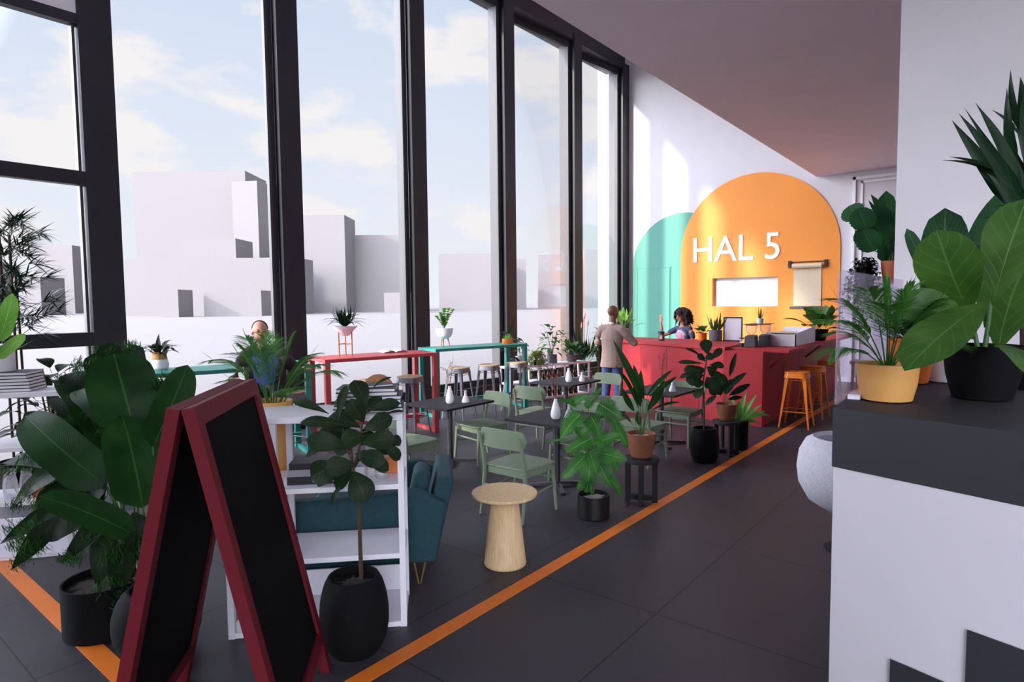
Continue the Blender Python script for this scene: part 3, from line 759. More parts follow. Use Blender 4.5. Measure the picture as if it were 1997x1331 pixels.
shelf_unit('white open shelf unit between the sandwich board and the teal armchair', (sx0, sy0, 0), srz, SL, .43, posts=(0, SL - .74, SL - .035))
def S(u, v, z): # point on that shelf: u from its right end, v depth
    return (-2.72 - .6918 * u - .7219 * v, 2.37 - .7219 * u + .6918 * v, z)
def book(lab, loc, rz, w, d, h, cover, group, title=None, tilt=0):
    k = -1 if title or cover is M['bookgrey'] and h > .031 or h == .035 else 1
    t = thing('book', lab, 'book', loc, rz, group)
    MB().box(-w / 2 + .004, -d / 2 + .004, .003, w / 2 - .004, d / 2 - .002, h - .003).build('pages', M['paper'], t)
    c = MB().box(-w / 2, -d / 2, 0, w / 2, d / 2, .0028).box(-w / 2, -d / 2, h - .0028, w / 2, d / 2, h).box(-w / 2, min(k * d / 2, k * (d / 2 - .003)), .0028, w / 2, max(k * d / 2, k * (d / 2 - .003)), h - .0028)
    c.build('cover', cover, t)
    if title: 
        text(title, h * .62, M['letter'], (w / 2 - .03, -d / 2 - .0006, h * .72), (PI / 2, PI, 0), t, 'title', .0005)
    return t
rs = random.Random(5)
zb = 1.26; hs = [.025, .021, .026, .021, .023, .02]
for i, h in enumerate(hs):
    x, y, z = S(.20 + rs.uniform(-.01, .01), .2, zb)
    book(['bottom', 'second', 'third', 'fourth', 'fifth', 'top'][i] + ' pale book of the stack on the foreground shelf unit, counted from below', (x, y, zb + .0005), srz + rs.uniform(-.06, .06), .40 - i * .012, .28 - i * .008, h, M['bookdark'], 'books stacked on the foreground shelf'); zb += h + .0006
x, y, z = S(.16, .2, zb)
book('thin black book lying on top of the pale stack on the foreground shelf', (x, y, zb + .0005), srz + .4, .17, .12, .014, M['bookdark'], 'books stacked on the foreground shelf')
x, y, z = S(.04, .31, 1.2605)
dsk = MB(); dsk.tube([(0, 0, .095), (0, .018, .095)], .095, 40)
tag(dsk.build('wooden_disc', M['walnut'], smooth=True, loc=(S(.165, .375, 1.34)[0], S(.165, .375, 1.34)[1], 1.2605), rz=srz), 'round warm brown wooden board standing behind the book stack', 'wooden board')
zb = .85
for i, (h, c, ti) in enumerate(((.045, M['bookdark'], 'THE EDGE'), (.04, M['bookgrey'], None), (.035, M['bookdark'], None))):
    x, y, z = S(.52, .19, zb); book(['big black book titled THE EDGE upside down, lying on the middle shelf', 'grey book lying on the black titled book of the middle shelf', 'black book topping the three lying on the middle shelf'][i], (x, y, zb + .0005), srz, .30 - .01 * i, .22 - i * .01, h, c, 'books on the middle shelf', ti); zb += h + .0006
zb = .44
for i, (h, c, ti) in enumerate(((.04, M['bookdark'], 'THE EDGE'), (.03, M['bookgrey'], None), (.03, M['bookdark'], None))):
    x, y, z = S(.86, .19, zb); book(['black titled book lying on the low shelf, glimpsed between the board legs', 'grey book lying on the low shelf, glimpsed between the board legs', 'upper black book on the low shelf, glimpsed between the board legs'][i], (x, y, zb + .0005), srz, .26, .2, h, c, 'books on the low shelf', ti); zb += h + .0006
gp = [(.03, 0), (.042, .01), (.045, .06), (.038, .1), (.03, .13), (.034, .15), (.031, .15), (.027, .13), (.035, .1), (.041, .06), (.038, .014), (.0, .012)]
for i, (u, v, k, nm) in enumerate(((.26, .14, 1, 'left'), (.20, .22, 1.15, 'middle'), (.14, .15, .9, 'right'))):
    g = MB().lathe([(r * k, z * k) for r, z in gp], 24).build('glass_vase', M['clear'], smooth=True, loc=S(u, v, .851)); tag(g, nm + ' of three clear glass vases beside the black book on the shelf', 'vase', 'clear glass vases on the shelf')
tag(MB().cbox((0, 0, .05), (.09, .12, .1)).build('box', M['orangebook'], loc=S(.09, .3, .851), rz=srz, bevel=.003), 'small orange card box at the right end of the middle shelf', 'box')

# ---- teal armchair, side towards the shelf, facing left
sf = thing('armchair', 'teal upholstered armchair on brass hairpin legs behind the white shelf unit', 'armchair', (-2.90, 2.87, 0), srz + PI)
# local x = towards the chair front (left in view), local -y = away from the shelf
def SO(mb, nm, bev=.03, m=None): return mb.build(nm, m or M['velvet'], sf, bevel=bev, seg=4, smooth=True)
def hexa(pts):
    a = MB(); a.v = pts
    for f in ((3, 2, 1, 0), (4, 5, 6, 7), (0, 1, 5, 4), (1, 2, 6, 5), (2, 3, 7, 6), (3, 0, 4, 7)): a.face(list(f))
    return a
WS = .80
for y0, y1 in ((0, -.1), (-WS, -WS - .1)):
    a = MB(); a.v = [(.06, y0, .17), (.95, y0, .17), (.98, y0, .62), (.16, y0, .66), (-.01, y0, .56)] + [(.06, y1, .17), (.95, y1, .17), (.98, y1, .62), (.16, y1, .66), (-.01, y1, .56)]
    for f in ((4, 3, 2, 1, 0), (5, 6, 7, 8, 9), (0, 1, 6, 5), (1, 2, 7, 6), (2, 3, 8, 7), (3, 4, 9, 8), (4, 0, 5, 9)): a.face(list(f))
    SO(a, 'armrest', .02)
SO(hexa([(.05, -.105, .17), (.18, -.105, .17), (.18, -WS + .005, .17), (.05, -WS + .005, .17), (-.075, -.105, .70), (.04, -.105, .715), (.04, -WS + .005, .715), (-.075, -WS + .005, .70)]), 'backrest', .025)
SO(MB().box(.19, -WS + .01, .18, .94, -.11, .34), 'seat_base', .02)
SO(MB().box(.2, -WS + .012, .341, .95, -.115, .47), 'seat_cushion', .04)
SO(MB().cbox((.17, -.30, .60), (.12, .32, .30), 0, 0, -.22), 'back_cushion', .05)
for x, y in ((.16, -.06), (.86, -.06), (.16, -WS - .04), (.86, -WS - .04)):
    MB().tube([(x - .035, y, .175), (x + .005, y, .008), (x + .02, y, .008), (x + .05, y, .175)], .006, 8).build('hairpin_leg', M['gold'], sf, smooth=True)

# ---- left window shelf unit
lrz = 1.0
lx, ly = -5.85, 1.54
LL = 1.5
ldx, ldy = math.cos(lrz - .0), math.sin(lrz)
lrz = math.atan2(.40, .30)
ldx, ldy = math.cos(lrz), math.sin(lrz)
u0 = shelf_unit('white open shelf unit at the left window under the books', (lx + .0 - ldx * LL + .30, ly - ldy * LL - .02, 0), lrz, LL, .42, posts=(0, LL / 2, LL - .035))
def LS(u, v, z): return (lx + .30 - ldx * u - ldy * v, ly - .02 - ldy * u + ldx * v, z)
zb = 1.26
for i in range(6):
    x, y, z = LS(.42, .2, 0); h = .024
    book(['lowest', 'second', 'third', 'fourth', 'fifth', 'topmost'][i] + ' white book of the stack on the left window shelf, counted from below', (x, y, zb + .0005), lrz + rs.uniform(-.05, .05), .34 - i * .008, .26, h, M['bookdark'], 'books stacked on the left window shelf'); zb += h + .0006
x, y, z = LS(.5, .22, 0)
tag(MB().lathe([(.085, 0), (.088, .01), (.088, .2), (.08, .205), (0, .205)], 32).build('white_canister', M['ceramic'], smooth=True, loc=(x, y, zb + .001)), 'plain white cylinder standing on the books at the left edge', 'canister')
M['terra'] = mat('terracotta', (176, 92, 62), .8, var=.08, scale=12, bump=.1)
for i, (u, v) in enumerate(((.26, .12), (.34, .28))):
    x, y, z = LS(u, v, .441)
    tag(MB().lathe([(.035, 0), (.05, .055), (.056, .055), (.058, .075), (.05, .075), (.045, .03), (0, .03)], 24).build('clay_pot', M['terra'], smooth=True, loc=(x, y, .4405)), ['small empty terracotta pot at the front of the left window shelf', 'small empty terracotta pot behind the front one on the left shelf'][i], 'plant pot', 'small clay pots')
for i, (u, v) in enumerate(((.44, .12), (.5, .24), (.58, .14), (.38, .22))):
    x, y, z = LS(u, v, .441)
    tag(MB().lathe([(r * 1.1, z * 1.3) for r, z in gp], 20).build('glass_jar', M['clear'], smooth=True, loc=(x, y, .4405)), ['clear glass jar next to the small clay pots', 'clear glass jar behind the others at the left edge', 'clear glass jar farthest left on the low shelf', 'clear glass jar right behind the clay pots'][i], 'jar', 'clear glass jars on the left shelf')

# ---- low white plant shelf by the window
brz = math.atan2(1.78, .55); bdx, bdy = math.cos(brz), math.sin(brz)
shelf_unit('low white plant shelf by the window behind the far table', (-7.25, 8.95, 0), brz, 1.95, .36, .67, (.03, .36), .03, posts=(0, .66, 1.30, 1.92), strip=False)
def BS(u, v, z=.671): return (-7.25 + bdx * u - bdy * v, 8.95 + bdy * u + bdx * v, z)
M['amber'] = mat('dark_brown_glass', (48, 30, 26), .2, var=.1)
M['label'] = mat('orange_label', (150, 88, 44), .6)
jr = None
for r_, z in enumerate((.0305, .3605)):
    for c_ in range(8):
        u = .78 + c_ * .125 + (c_ > 4) * .04; lab = '%s brown glass jar in the %s row of the low plant shelf' % (['first', 'second', 'third', 'fourth', 'fifth', 'sixth', 'seventh', 'eighth', 'ninth'][c_], ['bottom', 'upper'][r_])
        if jr is None:
            jr = thing('candle_jar', lab, 'jar', BS(u, .15, z), brz, 'brown jars on the plant shelf')
            MB().lathe([(.042, 0), (.046, .01), (.046, .12), (.036, .145), (.036, .15), (0, .15)], 20).build('body', M['amber'], jr, smooth=True)
            MB().lathe([(.04, .1505), (.04, .18), (.012, .186), (.012, .2), (0, .2)], 20).build('lid', M['bookdark'], jr, smooth=True)
            MB().cbox((0, -.0475, .065), (.045, .002, .05)).build('label', M['label'], jr)
        else: copy_tree(jr, BS(u, .15, z), None, lab)
for i, u in enumerate((.12, .3, .52)):
    x, y, z = BS(u, .16, .0305)
    tag(MB().lathe([(.05, 0), (.06, .02), (.06, .09), (.03, .13), (.018, .14), (.018, .17), (.022, .18), (0, .18)], 20).build('bottle', M['oak'] if i == 0 else M['amber'], smooth=True, loc=BS(u, .16, .0305)), ['wooden bottle form at the left end of the low plant shelf', 'dark round bottle left of the brown jars on the plant shelf', 'dark round bottle just left of the brown jar row'][i], 'bottle')

# ---- things on the counter
def on(x, y, z=1.1655): return (x, y, z)
t = thing('candle_jar', 'dark glass candle jar with cream label standing on the front counter', 'candle', on(-4.93, 10.42))
MB().lathe([(.05, 0), (.058, .01), (.058, .13), (.054, .14), (0, .14)], 24).build('body', M['darkgrey'], t, smooth=True)
MB().lathe([(.06, .1405), (.06, .165), (.02, .17), (0, .17)], 24).build('lid', M['bookdark'], t, smooth=True)
MB().cbox((.02, -.056, .065), (.05, .004, .07), .35).build('label', M['kraft'], t)
# picture frame leaning
t = thing('picture_frame', 'black framed blank white sheet standing on the counter by the grinders', 'picture frame', on(-3.80, 10.86), .15)
g = MB(); g.box(-.16, 0, 0, .16, .02, .02).box(-.16, 0, .40, .16, .02, .42).box(-.16, 0, .02, -.14, .02, .40).box(.14, 0, .02, .16, .02, .40); g.build('frame', M['bookdark'], t)
MB().box(-.14, .006, .02, .14, .014, .40).build('sheet', M['white'], t)
def grinder(lab, loc, rz):
    t = thing('coffee_grinder', lab, 'coffee grinder', loc, rz, 'coffee grinders on the side counter')
    b = MB(); b.v = [(-.09, -.12, 0), (.09, -.12, 0), (.09, .12, 0), (-.09, .12, 0), (-.075, -.12, .17), (.075, -.12, .17), (.075, .09, .19), (-.075, .09, .19)]
    for f in ((3, 2, 1, 0), (4, 5, 6, 7), (0, 1, 5, 4), (1, 2, 6, 5), (2, 3, 7, 6), (3, 0, 4, 7)): b.face(list(f))
    b.build('body', M['darkgrey'], t, bevel=.008)
    MB().lathe([(.03, .186), (.045, .20), (.085, .25), (.088, .34), (.084, .34), (.08, .25), (.04, .205)], 24).build('hopper', M['clear'], t, smooth=True)
    MB().lathe([(.092, .3405), (.092, .355), (.085, .36), (0, .36)], 24).build('lid', M['bookdark'], t, smooth=True)
    MB().lathe([(.035, 0), (.035, .06), (0, .06)], 16, (-.13, -.06, 0)).build('grounds_cup', M['black'], t, smooth=True)
    MB().lathe([(.035, .0605), (.034, .13), (.03, .13)], 16, (-.13, -.06, 0)).build('cup_glass', M['clear'], t, smooth=True)
    MB().lathe([(.042, .131), (.042, .145), (0, .145)], 16, (-.13, -.06, 0)).build('cup_lid', M['bookdark'], t, smooth=True)
    return t
grinder('grey coffee grinder with clear hopper, left one on the side counter', (-3.22, 10.05, 1.1405), .1)
grinder('grey coffee grinder with clear hopper, right one beside the white case', (-3.12, 10.42, 1.1405), .1)
t = thing('display_case', 'long white box with raised lid slats on the side counter', 'box', (-2.86, 11.05, 1.1405))
b = MB(); b.box(-.32, -.6, 0, .2, -.585, .19).box(-.32, .62, 0, .2, .635, .26).box(-.32, -.585, 0, -.305, .62, .19); b.build('body', M['white'], t)
b = MB(); b.v = [(.185, -.6, 0), (.2, -.6, 0), (.2, .635, 0), (.185, .635, 0), (.185, -.6, .20), (.2, -.6, .20), (.2, .635, .28), (.185, .635, .28)]
for f in ((3, 2, 1, 0), (4, 5, 6, 7), (0, 1, 5, 4), (1, 2, 6, 5), (2, 3, 7, 6), (3, 0, 4, 7)): b.face(list(f))
b.build('side_board', M['white'], t)
b = MB()
for k in range(3): b.box(-.3, -.5, .155 + k * .022, .18, -.1, .163 + k * .022)
b.build('slats', M['kraft'], t)
# paper roll on the wall
t = thing('paper_roll', 'kraft paper roll hanging from a black holder on the orange arch', 'paper roll', (-3.76, YB - .025, 1.66))
MB().tube([(-.32, -.07, .99), (.32, -.07, .99)], .055, 20).build('roll', M['kraft'], t, smooth=True)
MB().box(-.42, -.05, .96, -.36, 0, 1.12).box(.36, -.05, .96, .42, 0, 1.12).box(-.42, -.012, 1.07, .42, 0, 1.10).build('holder', M['bookdark'], t)
MB().box(-.30, -.018, .06, .30, -.013, .98).build('sheet', M['kraft'], t)
MB().box(-.38, -.03, .0, .38, 0, .05).build('tear_bar', M['darkgrey'], t)

# ---- foreground counter on the right
M['block'] = mat('grey_white_front', (198, 193, 200), .6, var=.01, scale=3)
M['slab'] = mat('dark_slab', (33, 33, 41), .65, var=.06, scale=3)
t = thing('planter_counter', 'white counter with thick dark top carrying plants at the right edge', 'counter', (-.577, 2.858, 0))
fd = Vector((.9615, -.2747))
def FP(s): return (fd.x * s, fd.y * s)
fx, fy = FP(2.6)
top = [(0, 0), (fx, fy), (fx + .9, fy + 1.6), (-.03, 2.42)]
ins = .006
low = [(ins, ins), (fx - .02, fy + ins), (fx + .85, fy + 1.55), (-.03 + ins, 2.40)]
MB().prism(low, 0, 1.19).build('body', M['block'], t)
MB().prism(top, 1.1905, 1.44).build('slab_top', M['slab'], t, bevel=.003)
b = MB()
def face_block(s0, s1, z0, z1):
    nx, ny = fd.y, -fd.x; p0 = Vector(FP(s0)) + Vector((nx, ny)) * .0005; p1 = Vector(FP(s1)) + Vector((nx, ny)) * .0005; q0 = p0 + Vector((nx, ny)) * .004; q1 = p1 + Vector((nx, ny)) * .004
    b.prism([tuple(q0), tuple(q1), tuple(p1), tuple(p0)], z0, z1)
face_block(.251, .503, .0, .47); face_block(.503, 2.2, 0, .70)
b.build('painted_step', M['slab'], t)
# clear rounded screen along the left edge of that counter
M['acrylic'] = glass('acrylic', refl=.0, body=.18, tint=(244, 240, 248), bodycol=(214, 205, 222))
pts = [(0, 0), (0, .50)] + [(.08 - .08 * math.cos(PI / 2 * i / 8), .50 + .08 * math.sin(PI / 2 * i / 8)) for i in range(9)] + [(2.2, .58), (2.2, 0)]
s_ = MB(); k = len(pts); s_.v = [(0, p[0], p[1]) for p in pts] + [(.008, p[0], p[1]) for p in pts]
s_.face(list(range(k - 1, -1, -1))); s_.face(list(range(k, 2 * k)))
for i in range(k): j = (i + 1) % k; s_.face([i, j, k + j, k + i])
tag(s_.build('clear_screen', M['acrylic'], loc=(-.588, 2.94, 1.4405), rz=.012), 'clear acrylic screen with rounded corner on the planted counter edge', 'screen')
M['yellowcard'] = mat('yellow_card', (232, 196, 96), .5)
M['greencard'] = mat('green_card', (120, 170, 70), .5)
for i, (x, y, rz_, w_, d_, m_, lab) in enumerate(((-.553, 3.22, .05, .05, .18, M['white'], 'white notebook lying at the edge of the planted counter'), (-.556, 3.46, .0, .045, .2, M['yellowcard'], 'yellow card lying behind the white notebook on the planted counter'), (-.53, 3.68, .2, .05, .12, M['greencard'], 'small green card behind the yellow one on the planted counter'))):
    tag(MB().cbox((0, 0, .012), (w_, d_, .022)).build('notebook', m_, loc=(x, y, 1.4405), rz=rz_, bevel=.003), lab, 'notebook')

# pale woven lounge chair half hidden behind that counter
M['weave'] = mat('pale_woven_fabric', (206, 203, 212), .9, var=.12, scale=60, bump=.4, bscale=90)
t = thing('lounge_chair', 'pale grey woven rounded chair half hidden behind the dark topped counter', 'chair', (-.93, 5.15, 0), .5)
MB().lathe([(.0, .30), (.16, .31), (.27, .38), (.335, .5), (.35, .62), (.335, .74), (.29, .83), (.24, .86), (.22, .83), (.27, .7), (.27, .56), (.2, .5), (0, .5)], 36).build('shell', M['weave'], t, smooth=True)
MB().tube([(0, 0, .02), (0, 0, .305)], .03, 16).build('pedestal', M['blackm'], t, smooth=True)
MB().lathe([(.15, 0), (.15, .012), (.03, .02), (0, .02)], 32).build('base', M['blackm'], t, smooth=True)
# white side table with cream box behind the screen
t = thing('side_board', 'white side table with a cream box near the back wall', 'side table', (-1.9, 13.2, 0))
MB().box(-.45, -.25, .66, .5, .25, .72).build('top', M['white'], t, bevel=.003)
for x in (-.42, .44):
    for y in (-.22, .19): MB().box(x, y, 0, x + .04, y + .04, .66).build('leg', M['white'], t)
MB().box(-.42, -.18, .25, .48, .2, .28).build('shelf', M['white'], t)
tag(MB().cbox((0, 0, .17), (.34, .3, .34)).cbox((.06, -.152, .17), (.05, .006, .34)).build('cream_box', M['kraft'], loc=(-1.78, 13.2, .7205), bevel=.004), 'cream box standing on the white side table behind the screen', 'box')
# open booklet on the red table
b = MB(); n_ = 8
for s in (-1, 1):
    base = len(b.v)
    for i in range(n_ + 1):
        u = i / n_; zz = .035 * math.sin(PI * u) * (1 - .3 * u) + .004
        for y in (-.12, .12): b.v.append((s * u * .2, y, zz + .003))
        for y in (-.12, .12): b.v.append((s * u * .2, y, zz))
    for i in range(n_):
        a = base + 4 * i; c = a + 4
        for f in ((a, a + 1, c + 1, c), (a + 2, c + 2, c + 3, a + 3), (a, c, c + 2, a + 2), (a + 1, a + 3, c + 3, c + 1)): b.face(list(f) if s > 0 else list(f)[::-1])
tag(b.build('open_booklet', M['paper'], loc=(-7.13, 6.05, 1.1705), rz=-.25 + PI / 2, smooth=True), 'open white booklet lying on the red high table', 'booklet')
# leaves: base, tip, width, outline, facing; stems: points, radius (metres from the plant foot)
H_BIRD = ((-4.12, 1.27, 0.0), [
 ((0.138,0.175,0.706),(-0.085,0.167,1.235),0.332,'paddle',(0.96,-0.01,0.28)),
 ((-0.031,0.049,0.829),(-0.608,-0.19,1.226),0.26,'paddle',(0.56,-0.62,0.55)),
 ((0.214,0.097,0.577),(-0.04,-0.278,0.855),0.179,'paddle',(0.79,-0.04,0.62)),
 ((-0.187,0.267,1.104),(-0.416,0.251,1.589),0.387,'paddle',(0.92,-0.33,0.23)),
 ((0.067,0.274,1.04),(0.114,0.479,1.526),0.208,'paddle',(0.96,-0.05,0.28)),
 ((-0.272,0.26,1.068),(-0.887,0.172,1.319),0.204,'paddle',(0.56,-0.28,0.78)),
 ((-0.468,0.216,0.881),(-1.113,0.124,1.379),0.181,'paddle',(0.8,0.1,0.59))], [([(0.09,0.089,0.131),(0.164,0.172,0.418),(0.138,0.175,0.706)],0.011), ([(0.066,0.07,0.132),(0.108,0.13,0.449),(-0.031,0.049,0.829)],0.011), ([(0.102,0.099,0.131),(0.179,0.175,0.312),(0.106,0.135,0.54)],0.01), ([(-0.031,0.116,0.083),(-0.334,0.296,0.543),(-0.297,0.306,1.084)],0.011), ([(0.118,0.112,0.131),(0.087,0.252,0.579),(0.067,0.274,1.04)],0.011), ([(0.055,0.061,0.132),(-0.171,0.175,0.61),(-0.272,0.26,1.068)],0.009), ([(0.055,0.061,0.132),(-0.204,0.136,0.451),(-0.468,0.216,0.881)],0.009)])
H_SHAG = ((-3.62, 1.36, 0.0), [
 ((-0.636,-0.05,0.969),(-1.343,-0.366,0.909),0.19,'lance',(0.73,-0.17,0.66)),
 ((-0.686,-0.085,1.031),(-1.159,-0.367,0.66),0.143,'lance',(0.76,-0.1,0.64)),
 ((-0.651,-0.012,0.8),(-0.971,-0.289,0.556),0.343,'paddle',(0.76,-0.4,0.51)),
 ((-0.795,-0.199,0.71),(-1.076,-0.444,0.478),0.105,'lance',(0.84,0.11,0.54)),
 ((-0.757,-0.238,0.651),(-0.894,-0.435,0.366),0.121,'lance',(0.85,-0.02,0.52)),
 ((-0.488,-0.084,0.665),(-0.544,-0.276,0.445),0.106,'lance',(0.85,-0.04,0.52)),
 ((-0.451,-0.06,0.604),(-0.385,-0.161,0.292),0.148,'lance',(0.73,-0.26,0.64)),
 ((-0.39,-0.018,0.514),(-0.303,-0.101,0.218),0.148,'lance',(0.85,-0.02,0.53)),
 ((-1.302,0.203,1.175),(-1.628,0.089,1.416),0.217,'paddle',(0.84,-0.04,0.53)),
 ((-1.219,0.272,1.21),(-1.479,0.22,1.56),0.217,'paddle',(0.8,-0.17,0.58)),
 ((-1.109,0.363,1.244),(-1.253,0.407,1.623),0.202,'paddle',(0.41,-0.62,0.67)),
 ((-1.32,0.261,1.274),(-1.444,0.319,1.636),0.183,'paddle',(0.73,-0.29,0.62)),
 ((-1.122,0.077,1.005),(-1.583,-0.016,1.268),0.16,'paddle',(0.81,0.13,0.57)),
 ((-1.02,0.42,1.065),(-1.052,0.549,1.372),0.159,'paddle',(0.76,-0.24,0.61)),
 ((-0.349,0.03,0.693),(-0.244,0.085,0.333),0.18,'lance',(0.57,-0.33,0.75)),
 ((-0.823,-0.074,0.945),(-1.199,-0.231,1.15),0.141,'lance',(0.79,-0.09,0.6)),
 ((-0.552,0.018,0.968),(-0.684,-0.119,0.601),0.185,'lance',(0.42,-0.51,0.75))], [([(-0.026,-0.006,0.221),(-0.554,0.096,0.374),(-1.04,0.18,0.683),(-1.2,0.212,1.077)],0.014), ([(-0.026,-0.006,0.221),(-0.656,0.161,0.593),(-1.104,0.353,1.066)],0.012)])
H_FIG = ((-2.76, 2.03, 0.0), [
 ((-0.046,0.049,0.98),(0.069,0.051,0.824),0.151,'fiddle',(0.74,-0.59,0.33)),
 ((-0.034,0.061,1.017),(-0.097,-0.092,1.017),0.117,'fiddle',(0.89,-0.3,0.35)),
 ((-0.091,0.016,1.026),(-0.225,-0.098,0.943),0.141,'fiddle',(0.83,-0.36,0.43)),
 ((-0.04,0.061,1.073),(0.132,0.132,1.034),0.106,'fiddle',(0.4,-0.83,0.4)),
 ((-0.009,0.085,1.053),(0.069,0.205,0.965),0.091,'fiddle',(0.82,-0.27,0.51)),
 ((-0.063,0.045,1.11),(-0.208,-0.131,1.163),0.118,'fiddle',(0.89,-0.36,0.29)),
 ((0.001,0.102,1.171),(-0.02,-0.044,1.167),0.111,'fiddle',(0.71,-0.63,0.32)),
 ((-0.011,0.089,1.126),(0.133,0.207,1.153),0.118,'fiddle',(0.84,-0.37,0.39)),
 ((0.068,0.153,1.128),(0.117,0.247,1.024),0.074,'fiddle',(0.37,-0.63,0.68)),
 ((0.073,0.196,1.141),(0.097,0.278,1.117),0.069,'fiddle',(0.75,-0.4,0.52)),
 ((-0.009,0.097,1.205),(0.147,0.177,1.276),0.112,'fiddle',(0.39,-0.85,0.35)),
 ((-0.006,0.102,1.244),(-0.001,0.015,1.387),0.112,'fiddle',(0.58,-0.76,0.28)),
 ((0.001,0.114,1.318),(-0.098,0.111,1.47),0.114,'fiddle',(0.92,-0.29,0.26)),
 ((0.005,0.117,1.306),(0.107,0.265,1.341),0.077,'fiddle',(0.8,-0.37,0.48)),
 ((-0.116,0.014,1.252),(-0.154,0.102,1.438),0.063,'fiddle',(0.36,-0.85,0.38)),
 ((-0.071,0.048,1.223),(-0.279,-0.117,1.248),0.079,'fiddle',(0.8,-0.18,0.58)),
 ((-0.199,0.014,1.283),(-0.407,-0.083,1.354),0.058,'fiddle',(0.62,-0.58,0.53)),
 ((-0.037,0.055,0.975),(-0.266,-0.034,0.88),0.086,'fiddle',(0.56,-0.45,0.7)),
 ((-0.075,0.021,0.925),(-0.128,-0.033,0.785),0.039,'fiddle',(0.37,-0.59,0.72)),
 ((-0.181,0.015,1.111),(-0.321,-0.065,1.037),0.043,'fiddle',(0.8,-0.15,0.59)),
 ((-0.056,0.123,1.204),(-0.229,0.027,1.257),0.115,'fiddle',(0.74,-0.43,0.51)),
 ((-0.074,0.118,1.159),(-0.288,-0.002,1.167),0.127,'fiddle',(0.47,-0.68,0.56)),
 ((-0.033,0.139,1.175),(0.07,0.252,1.066),0.115,'fiddle',(0.25,-0.81,0.53)),
 ((-0.062,0.103,1.018),(-0.157,0.014,0.862),0.086,'fiddle',(0.65,-0.49,0.58)),
 ((-0.042,0.114,1.264),(0.004,0.223,1.369),0.092,'fiddle',(0.24,-0.83,0.5)),
 ((-0.053,0.094,1.137),(-0.158,0.005,1.081),0.097,'fiddle',(0.85,-0.34,0.4)),
 ((-0.019,0.171,1.417),(0.028,0.277,1.479),0.026,'fiddle',(0.17,-0.66,0.73)),
 ((0.07,0.166,1.277),(0.126,0.277,1.295),0.026,'fiddle',(0.04,-0.71,0.7)),
 ((-0.093,0.102,1.304),(-0.254,0.064,1.323),0.075,'fiddle',(0.78,-0.04,0.63)),
 ((-0.065,0.11,1.132),(-0.233,0.045,1.195),0.098,'fiddle',(0.56,-0.49,0.67)),
 ((-0.048,0.096,1.108),(-0.008,0.172,1.172),0.114,'fiddle',(0.43,-0.71,0.56)),
 ((-0.076,0.079,1.021),(-0.047,0.182,1.048),0.075,'fiddle',(0.71,-0.29,0.64))], [([(0.01,0.045,0.383),(-0.002,0.051,0.58),(-0.014,0.059,0.791),(-0.046,0.049,0.989),(-0.059,0.049,1.116)],0.012), ([(-0.046,0.049,0.989),(-0.023,0.076,1.087),(-0.017,0.089,1.186),(-0.011,0.1,1.27),(-0.005,0.112,1.354)],0.008), ([(-0.052,0.048,1.031),(-0.079,0.033,1.116),(-0.097,0.027,1.215)],0.006), ([(-0.017,0.089,1.186),(0.028,0.127,1.205),(0.065,0.158,1.227)],0.005)])
H_RFIG = ((-0.1, 3.5, 1.44), [
 ((-0.049,-0.014,0.376),(-0.172,-0.21,0.752),0.268,'fiddle',(-0.23,-0.96,0.17)),
 ((0.027,-0.077,0.42),(0.13,-0.021,0.874),0.23,'fiddle',(-0.05,-0.99,0.12)),
 ((0.02,-0.146,0.439),(-0.214,-0.741,0.181),0.206,'fiddle',(-0.14,-0.94,0.31)),
 ((-0.053,-0.021,0.319),(-0.323,-0.294,0.424),0.192,'fiddle',(0.03,-0.92,0.4)),
 ((0.051,-0.011,0.207),(0.165,0.374,0.648),0.353,'fiddle',(-0.19,-0.92,0.34)),
 ((0.017,-0.163,0.255),(0.173,-0.496,0.148),0.123,'fiddle',(0.38,-0.44,0.81)),
 ((-0.025,-0.002,0.272),(-0.231,-0.17,0.256),0.162,'fiddle',(0.1,-0.5,0.86)),
 ((-0.003,0.148,0.313),(0.046,0.331,0.505),0.146,'fiddle',(0.29,-0.72,0.63)),
 ((-0.009,0.135,0.217),(-0.136,0.102,0.288),0.145,'fiddle',(0.4,-0.08,0.91))], [([(-0.008,0.001,0.145),(-0.024,-0.003,0.249),(-0.049,-0.014,0.376)],0.011), ([(-0.003,0.005,0.145),(0.011,0.028,0.295),(0.019,0.046,0.433)],0.012), ([(-0.003,0.005,0.145),(0.041,0.045,0.202)],0.011)])
H_RUB = ((-0.27, 4.1, 1.44), [
 ((-0.019,0.02,0.374),(-0.042,0.113,0.949),0.23,'paddle',(-0.03,-1.0,0.01)),
 ((0.057,0.092,0.512),(0.238,0.542,1.084),0.178,'paddle',(-0.22,-0.98,0.03)),
 ((-0.07,-0.009,0.514),(-0.211,0.033,0.844),0.074,'paddle',(0.0,-0.98,0.18)),
 ((-0.011,0.152,0.343),(-0.109,0.174,0.778),0.202,'paddle',(0.27,-0.87,0.41))], [([(-0.027,-0.012,0.068),(-0.022,0.006,0.235),(-0.019,0.02,0.374)],0.012), ([(-0.027,-0.012,0.068),(0.02,0.044,0.29),(0.057,0.092,0.512)],0.009), ([(-0.027,-0.012,0.068),(-0.045,-0.008,0.291),(-0.07,-0.009,0.514)],0.008)])
